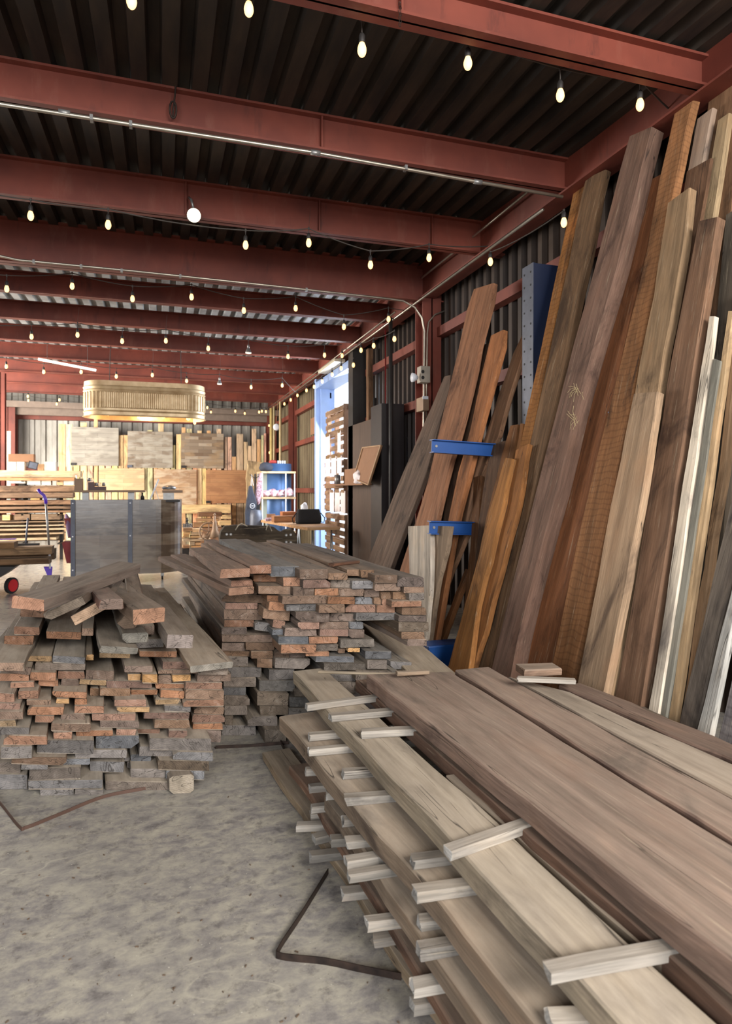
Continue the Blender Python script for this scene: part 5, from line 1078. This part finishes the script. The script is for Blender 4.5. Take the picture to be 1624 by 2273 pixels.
# dark slab bench with rope handles
YD = 8.3
poly = [(489, 1225), (487, 1196), (490, 1180), (498, 1169), (520, 1166), (560, 1167), (598, 1168), (608, 1170), (618, 1178), (628, 1181), (634, 1176), (648, 1174), (655, 1182), (660, 1194), (662, 1240), (489, 1240)]
e = empty('dark_beam_bench', Py(575, 1230, YD)); e.location.z = 0; tag(e, 'dark weathered timber slab with bolts and rope handles behind middle pile', 'timber bench')
o = MB().prism([Py(u, v_, YD) for u, v_ in poly], (0, 0, 0), (0, .16, 0)).build('slab', WOOD, e, bevel=.012); wood_props(o, (66, 56, 44), (70, 60, 46), .05)
for (u, v_) in ((503, 1186), (512, 1186), (503, 1201), (512, 1202), (635, 1188), (645, 1187), (635, 1203), (645, 1204)):
    p = Py(u, v_, YD); MB().lathe([(.02, 0), (.02, -.006), (.012, -.012)], p, 10, 'y').build('bolt_head', M_galv, e)
for (u0, u1, um, vm) in ((522, 549, 536, 1162), (590, 603, 596, 1164)):
    MB().tube([Py(u0, 1177, YD - .02), Py((u0 + um) / 2, (1170 + vm) / 2, YD - .03), Py(um, vm, YD), Py(u1, 1168 if u1 < 560 else 1179, YD - .02)], .008, 6).build('rope_handle', mat('pale_rope', S(178, 166, 146), .8), e, smooth=True)
zb_ = Py(500, 1240, YD).z
for u in (505, 640): p = Py(u, 1200, YD); MB().box((p.x - .05, YD + .02, 0), (p.x + .05, YD + .14, zb_)).build('leg', M_dark, e)

# glass-shelf display with blue steel drum
YG = 14.3
def PG(u, v): return Py(u, v, YG)
e = empty('display_shelf', (PG(617, 1100).x, YG + .4, 0)); tag(e, 'blue steel display shelf with folded shirts in plastic near far corner', 'shelf unit')
x0, x1 = PG(582, 1100).x, PG(654, 1100).x; xm_ = PG(634, 1100).x
ztop = PG(600, 1046).z; zmid = PG(600, 1103).z
MB().lathe([(.33, 0.02), (.33, PG(600, 1028).z)], (PG(622, 1100).x, YG + .45, 0), 24).build('drum', M_bluepanel, e, smooth=True)
MB().box((x0 + .02, YG + .25, 0.02), (PG(600, 1100).x, YG + .28, ztop - .04)).build('back_panel', M_greenpanel, e)
for z_ in (ztop, zmid, .55): sh = MB().box((x0 - .02, YG - .02, z_ - .045), (x1 + .02, YG + .75, z_)).build('shelf_board', WOOD, e); wood_props(sh, (196, 166, 128), (190, 160, 124), 0)
for (x_, y_) in ((x0, YG), (xm_, YG), (x1, YG + .02), (x1, YG + .7), (x0, YG + .7)): MB().box((x_ - .012, y_ - .012, 0), (x_ + .012, y_ + .012, ztop - .045)).build('post', M_white, e)
rnd = random.Random(5)
def lump(name, c, r, m, label, cat, seed, sq=(1, 1, 1), sub=3, amp=.25):
    bm = bmesh.new(); bmesh.ops.create_icosphere(bm, subdivisions=sub, radius=1)
    for v_ in bm.verts:
        k = 1 + amp * noise.noise(v_.co * 1.8 + Vector((seed, 0, 0))) + amp * .5 * noise.noise(v_.co * 4.5 + Vector((0, seed, 0))); v_.co = Vector((v_.co.x * r[0] * k, v_.co.y * r[1] * k, max(-r[2] * .75, v_.co.z * r[2] * k)))
    mn = min(v_.co.z for v_ in bm.verts)
    for v_ in bm.verts: v_.co.z -= mn
    me = bpy.data.meshes.new(name); bm.to_mesh(me); bm.free()
    for p in me.polygons: p.use_smooth = True
    o = link(name, me, m, None, Matrix.Translation(c)); tag(o, label, cat); return o
for k, (u, w_, h_) in enumerate(((592, .15, .14), (608, .18, .17), (624, .18, .17), (642, .16, .20))):
    p = PG(u, 1103); lump('bagged_shirts', Vector((p.x, YG + .22, zmid + .001)), (w_, .2, h_ * .6), M_bag, f'plastic bag of folded shirts on the display shelf, {ORD[k]} from left', 'bag', k * 3.1, amp=.35)['group'] = 'bagged shirts on the display shelf'
p = PG(594, 1046); lump('cap', Vector((p.x, YG + .2, ztop)), (.16, .16, .12), M_denim, 'grey cap on top of the display shelf', 'cap', 9, amp=.15)
p = PG(611, 1028); lump('cap', Vector((p.x, YG + .35, PG(600, 1028).z + .002)), (.09, .1, .05), mat('red_cloth', S(170, 60, 50), .8), 'small red cap on the blue drum', 'cap', 4, amp=.1)
for k in range(4): p = PG(622 + k * 5, 1028); o = MB().box((p.x - .012, YG + .3, PG(600, 1028).z), (p.x + .02, YG + .33, PG(600, 1028).z + .07)).build('white_tag', M_white); tag(o, 'tiny white tag standing on the blue drum', 'tag', 'white tags on the blue drum')
# hanging shirts
def garment(name, pts, y, th, m, label, extra=None):
    e = empty(name, Py(pts[0][0], pts[0][1], y)); tag(e, label, 'clothing'); o = MB().prism([Py(u, v_, y) for u, v_ in pts], (0, 0, 0), (0, th, 0)).build('cloth', m, e, bevel=.025)
    if extra: extra(e)
    return e
def emb(e):
    p = Py(560, 1123, 14.05); MB().tube([p + Vector((.05 * math.cos(a), -.003, .05 * math.sin(a))) for a in [k * PI / 10 for k in range(21)]], .005, 5).build('round_emblem', M_white, e)
    MB().tube([Py(557, 1078, 14.1), Py(558, 1052, 14.15), Py(562, 1078, 14.1)], .006, 5).build('hanging_cord', M_white, e)
    p = Py(560, 1123, 14.05); MB().bar(p + Vector((-.03, -.003, 0)), p + Vector((.03, -.003, 0)), .004, .012).build('emblem_bar', M_white, e)
garment('dark_jacket', [(553, 1078), (548, 1110), (544, 1140), (545, 1166), (558, 1168), (566, 1150), (570, 1115), (563, 1092), (560, 1078)], 14.08, .12, M_denim, 'charcoal jacket with white round emblem hanging left of display shelf', emb)
garment('black_jacket', [(558, 1106), (557, 1165), (574, 1168), (578, 1118), (572, 1104)], 14.3, .12, M_cloth, 'black jacket hanging behind the charcoal one')
garment('plaid_shirt', [(578, 1048), (571, 1070), (567, 1100), (572, 1122), (577, 1118), (582, 1090), (583, 1050)], 14.15, .1, M_plaid, 'plaid shirt sleeve hanging at the display shelf corner')
for (u0, v0, u1, v1, y, c_, lab) in ((547, 1019, 590, 1162, 17.2, (218, 186, 140), 'pale live-edge slab standing behind the hanging jackets'),):
    A = [Py(u0 + 1, v0 + 3, y), Py(u0, 1080, y), Py(u0 + 3, v1, y)]; B = [Py(u1 - 4, v0 + 8, y), Py(u1 - 10, 1080, y), Py(u1 - 12, v1, y)]
    for P_ in (A, B): P_.append(Vector((P_[-1].x, y, .01)))
    o = slab('live_edge_slab', A, B, (0, -1, 0), .06, c_, rough=.02, dust=0); tag(o, lab, 'slab')
p = Py(568, 1100, 13.9)
e = empty('coat_stand', (Py(566, 0, 14.26).x, 14.26, 0)); tag(e, 'dark coat stand carrying the jackets left of the display shelf', 'coat stand')
q = Py(566, 1052, 14.26); MB().tube([(q.x, 14.26, 0), q], .018, 8).build('pole', M_dark, e, smooth=True); MB().lathe([(.2, 0), (.2, .02), (.03, .05)], (q.x, 14.26, 0), 16).build('base', M_dark, e)
MB().tube([q + Vector((-.12, -.1, -.02)), q + Vector((0, 0, -.1)), q + Vector((.12, -.08, -.02))], .01, 6).build('hook', M_dark, e)
o = MB().lathe([(.14, 0), (.13, .9), (.11, 1.05), (.0001, 1.06)], Vector((Py(568, 0, 13.6).x, 13.6, .0)), 16).build('grey_barrel', M_bluegrey, smooth=True); tag(o, 'narrow grey barrel below the hanging jackets', 'barrel')

# work table by the door
TZ = .85
tb_ = empty('work_table', (2.55, 12.0, 0)); tag(tb_, 'plywood work table with angled legs near the doorway', 'table')
top = [(Pz(572, 1153, TZ)), (Pz(682, 1171, TZ)), (Pz(757, 1170, TZ)), (Pz(700, 1150, TZ))]
top[2].y = top[1].y; top[3] = Vector((top[2].x, top[0].y, TZ))
o = MB().prism([p - Vector((0, 0, .05)) for p in top], (0, 0, 0), (0, 0, .05)).build('tabletop', WOOD, tb_); wood_props(o, (188, 150, 112), (184, 144, 104), .1)
for (c_, s) in ((top[1], 1), (top[2], -1), (top[0], 1), (top[3], -1)):
    ins = Vector((s * .12, .15 if c_ in (top[1], top[2]) else -.15, -.05)); t_ = c_ + ins
    for dx in (-.05, .06): MB().tube([t_, Vector((t_.x + dx, t_.y + dx, 0))], .013, 8).build('leg', M_galv, tb_, smooth=True)
# bag, boxes
def bag():
    p = Pz(684, 1160, TZ + .02); p.z = TZ + .001; e = empty('black_handbag', p); tag(e, 'black handbag with white tissue on the work table', 'bag')
    w, h, d = .24, .27, .13; v = []; f = []; prof = [(.92, 0), (1.0, .05), (1.0, .12), (.95, .2), (.86, h)]; N = 16
    for s, z in prof:
        for k in range(N):
            a = 2 * PI * k / N; ca, sa = math.cos(a), math.sin(a); x = w * s * math.copysign(abs(ca) ** .45, ca); y = d * s * math.copysign(abs(sa) ** .45, sa) * (1 if z < .2 else .6); v.append((p.x + x, p.y + y, p.z + z))
    for i in range(len(prof) - 1):
        for k in range(N): f.append((i * N + k, i * N + (k + 1) % N, (i + 1) * N + (k + 1) % N, (i + 1) * N + k))
    f += [tuple(range(N))[::-1], tuple(range((len(prof) - 1) * N, len(prof) * N))]
    MB().add(v, f).build('bag_body', M_cloth, e, smooth=True)
    for s in (-1, 1): MB().tube([p + Vector((s * w * .95, -.02, .2)), p + Vector((s * (w + .07), -.03, .1)), p + Vector((s * (w + .05), -.03, .02)), p + Vector((s * w * .98, -.02, .03))], .010, 6).build('handle', M_cloth, e, smooth=True)
    l = lump('tissue', p + Vector((-.08, 0, h - .04)), (.07, .05, .09), M_white, None, None, 3, amp=.4)
    mw = l.matrix_basis.copy(); l.parent = e; l.matrix_basis = e.matrix_basis.inverted() @ mw
bag()
for k, (u0, v0, u1, v1, yy, c_, lab) in enumerate(((608, 1145, 655, 1157, 12.3, (150, 104, 70), 'long brown box on the work table left of the bag'), (627, 1136, 657, 1147, 12.5, (164, 104, 66), 'reddish box stacked on the long brown box'))):
    o = boxthing('wooden_box', u0, v0, u1, v1, yy, .3, WOOD, lab, 'box', .004, TZ if k == 0 else None); wood_props(o, c_, c_, 0)
e = boxthing('patterned_box', 590, 1150, 609, 1157, 12.9, .14, M_plaid, 'small blue and white patterned box on table left end', 'box', .004, TZ)
e = boxthing('card_holder', 593, 1141, 611, 1150, 13.1, .1, M_card, 'brown card holder standing at table left end', 'card holder', .002, TZ)

# doorway pallets
def pallet(x, y0, y1, z0, z1, label):
    e = empty('pallet', (x, (y0 + y1) / 2, z0)); tag(e, label, 'pallet', 'pallets stacked upright in the doorway'); rnd = random.Random(int(z0 * 100)); n = 7; H = (z1 - z0)
    for k in range(n):
        z = z0 + H * (k + .12) / n; j = rnd.uniform(-.01, .01)
        o = plank('deck_board', Vector((x - .055, y0, z + .05 + j)), (0, 1, 0), y1 - y0, H / n * .66, .018, up=(-1, 0, 0), parent=e, body=(132, 104, 80), end=(126, 98, 74), dust=.1, n=4)
    for yy in (y0 + .03, (y0 + y1) / 2, y1 - .03):
        o = plank('stringer', Vector((x, yy, z0)), (0, 0, 1), H * .985, .09, .04, up=(0, -1, 0), parent=e, body=(118, 88, 66), end=(110, 84, 62), dust=.0, n=4)
    for k in (0, 3, 6): z = z0 + H * (k + .12) / n; plank('back_board', Vector((x + .055, y0, z + .05)), (0, 1, 0), y1 - y0, H / n * .6, .018, up=(1, 0, 0), parent=e, body=(112, 88, 68), end=(110, 84, 62), dust=.0, n=4)
pallet(3.22, 11.3, 12.75, 0.02, 1.04, 'lowest weathered pallet standing in the doorway')
pallet(3.20, 11.3, 12.72, 1.05, 2.06, 'middle weathered pallet standing in the doorway')
pallet(3.22, 11.38, 12.7, 2.07, 3.08, 'topmost weathered pallet standing in the doorway')
k = 0
for (u0, v0, u1, v1) in ((722, 966, 732, 1009), (749, 957, 756, 1003), (722, 1015, 733, 1057), (735, 1013, 746, 1055), (748, 1012, 758, 1050), (732, 1090, 741, 1136), (743, 1090, 754, 1137), (756, 1090, 766, 1139)):
    X = 3.11; a, b = Px(u0, v0, X), Px(u1, v0, X); c_ = Px(u1, v1, X); y0, y1 = min(a.y, b.y), max(a.y, b.y); z1 = (a.z + b.z) / 2; z0 = c_.z
    e = empty('clipboard_sheet', (X, (y0 + y1) / 2, z0)); rw = 'upper' if v0 < 1000 else ('middle' if v0 < 1050 else 'lower'); idx = {0: 0, 1: 1, 2: 0, 3: 1, 4: 2, 5: 0, 6: 1, 7: 2}[k]
    tag(e, f'white paper clipped on the doorway pallets, {rw} row, {ORD[idx]} from left', 'paper', 'papers clipped on the doorway pallets')
    MB().box((X - .003, y0, z0), (X + .001, y1, z1)).build('paper', M_paper, e); MB().box((X - .012, y0 + .05, z1 - .03), (X - .003, y1 - .05, z1 + .03)).build('clip', mat('brass_clip', S(150, 120, 80), .4, .6) if k == 0 else bpy.data.materials['brass_clip'], e); k += 1
# dark plank cabinet with shelf
o = MB().box((3.2, 9.5, 0), (3.4, 11.25, 2.62)).build('dark_cabinet', mat('dark_stained_planks', S(82, 62, 48), .7, 0, .35, 5, .1, stretch=(1, 3, .5))); tag(o, 'tall dark plank cabinet against the wall right of doorway', 'cabinet')
o = MB().box((3.05, 8.9, 0), (3.4, 9.4, 2.75)).build('dark_locker', mat('black_brown_metal', S(44, 38, 38), .5, .2, .2)); tag(o, 'near-black metal locker right of the plank cabinet', 'locker')
X = 2.95; a, b = Px(722, 1076, X), Px(811, 1076, X)
o = MB().box((X - .05, b.y, a.z - .02), (3.18, a.y, a.z + .004)).build('wall_shelf', M_card); tag(o, 'small cluttered wall shelf in front of pallets', 'shelf'); zsh = a.z + .005
p = Px(743, 1074, X); o = MB().lathe([(.055, 0), (.055, .17)], (X + .05, p.y, zsh), 14).build('metal_can', M_galv, smooth=True); tag(o, 'shiny metal can on the cluttered wall shelf', 'can')
p = Px(790, 1070, X); lump('crumpled_paper', Vector((X + .06, p.y, zsh)), (.09, .22, .12), M_paper, 'crumpled pale paper heap on the cluttered wall shelf', 'paper', 6, amp=.5)
p0, p1 = Px(750, 1060, X), Px(778, 1060, X); o = MB().box((X + .12, p1.y, zsh), (X + .14, p0.y, zsh + .26)).build('cardboard', M_card); tag(o, 'brown cardboard sheet standing on the wall shelf', 'cardboard')
e = empty('tilted_board', Px(815, 1075, 3.0)); tag(e, 'framed brown notice board leaning over the wall shelf', 'notice board')
qd = [Px(806, 994, 3.02), Px(846, 989, 3.0), Px(818, 1076, 2.9), Px(786, 1062, 2.98)]
MB().prism(qd, (0, 0, 0), (.02, 0, 0)).build('panel', M_card, e)
for i in range(4): MB().bar(qd[i] + Vector((-.01, 0, 0)), qd[(i + 1) % 4] + Vector((-.01, 0, 0)), .02, .02).build('frame_rail', mat('tan_frame', S(168, 132, 96), .7) if i == 0 else bpy.data.materials['tan_frame'], e)
# wall pipes and posts
for k, (x, y, r, z0, z1, m_, lab) in enumerate(((3.12, 8.7, .03, 0, 3.95, M_dark, 'dark vertical pipe left of the red column'), (3.12, 9.42, .03, 0, 2.9, M_dark, 'short dark pipe beside the near-black locker'), (3.2, 9.15, .012, 0.3, 3.9, mat('red_hose', S(120, 30, 30), .5), 'thin red air hose hanging by the dark pipe'))):
    cyl_path('wall_pipe', [(x, y, z0), (x + .01, y + .02, (z0 + z1) / 2), (x, y, z1)], r, m_, lab, 'pipe')
o = plank('board', Vector((3.4, 10.55, 0)), (0, 0, 1), 3.9, .12, .09, up=(-1, 0, 0), body=(120, 90, 66), end=(120, 90, 66), dust=0); tag(o, 'brown timber post on the wall right of the doorway', 'timber post')
a, b = Px(689, 966, 3.42), Px(703, 923, 3.42); o = MB().box((3.42, b.y, a.z), (3.43, a.y, b.z)).build('cardboard_sheet', M_card); tag(o, 'brown cardboard sheet fixed on the corrugated wall left of doorway', 'cardboard')
for k, (u, r, c_, lab) in enumerate(((602, .05, (214, 186, 120), 'pale yellow post in the far right corner'), (608, .03, (196, 180, 140), 'slim pale pipe in the far right corner'), (622, .035, (206, 184, 140), 'pale pipe nearest the corrugated wall in far corner'))):
    p = Px(u, 1000, 3.1); o = MB().tube([(3.1, p.y, 0), (3.1, p.y, 3.9)], r, 10).build('corner_pipe', mat('pale_pipe_%d' % k, S(*c_), .5), smooth=True); tag(o, lab, 'pipe')
e = empty('pulley_block', Px(614, 948, 3.05)); tag(e, 'white pulley wheel with ropes in the far right corner', 'pulley'); q = Px(614, 948, 3.05)
MB().lathe([(.06, -.03), (.10, -.02), (.08, 0), (.10, .02), (.06, .03)], q, 18, 'y').build('wheel', M_white, e, smooth=True)
MB().tube([Vector((q.x + .03, q.y, 3.98)), q + Vector((.02, 0, .5)), q + Vector((-.05, 0, -.3)), q + Vector((-.08, 0, -1.3))], .008, 6).build('rope', M_card, e)
o = MB().box((2.4, 17.0, 0), (3.2, 18.0, .5)).build('red_chest', mat('brown_red_paint', S(110, 56, 40), .6)); tag(o, 'low brown-red chest on the floor by the rear right wall', 'chest')
# floor litter
mb = MB(); rnd = random.Random(11)
for k in range(70):
    u = rnd.uniform(-20, 900); v_ = rnd.uniform(1690, 2290); p = Pz(u, v_, .003); a = rnd.uniform(0, PI); s = rnd.uniform(.0015, .006)
    mb.box((-s, -s * .25, -.002), (s, s * .25, .002), Matrix.Translation(p) @ Matrix.Rotation(a, 4, 'Z'))
o = mb.build('wood_chips', mat('dark_chips', S(96, 78, 62), .8)); tag(o, 'scattered splinters and chips on the concrete floor', 'debris', kind='stuff')
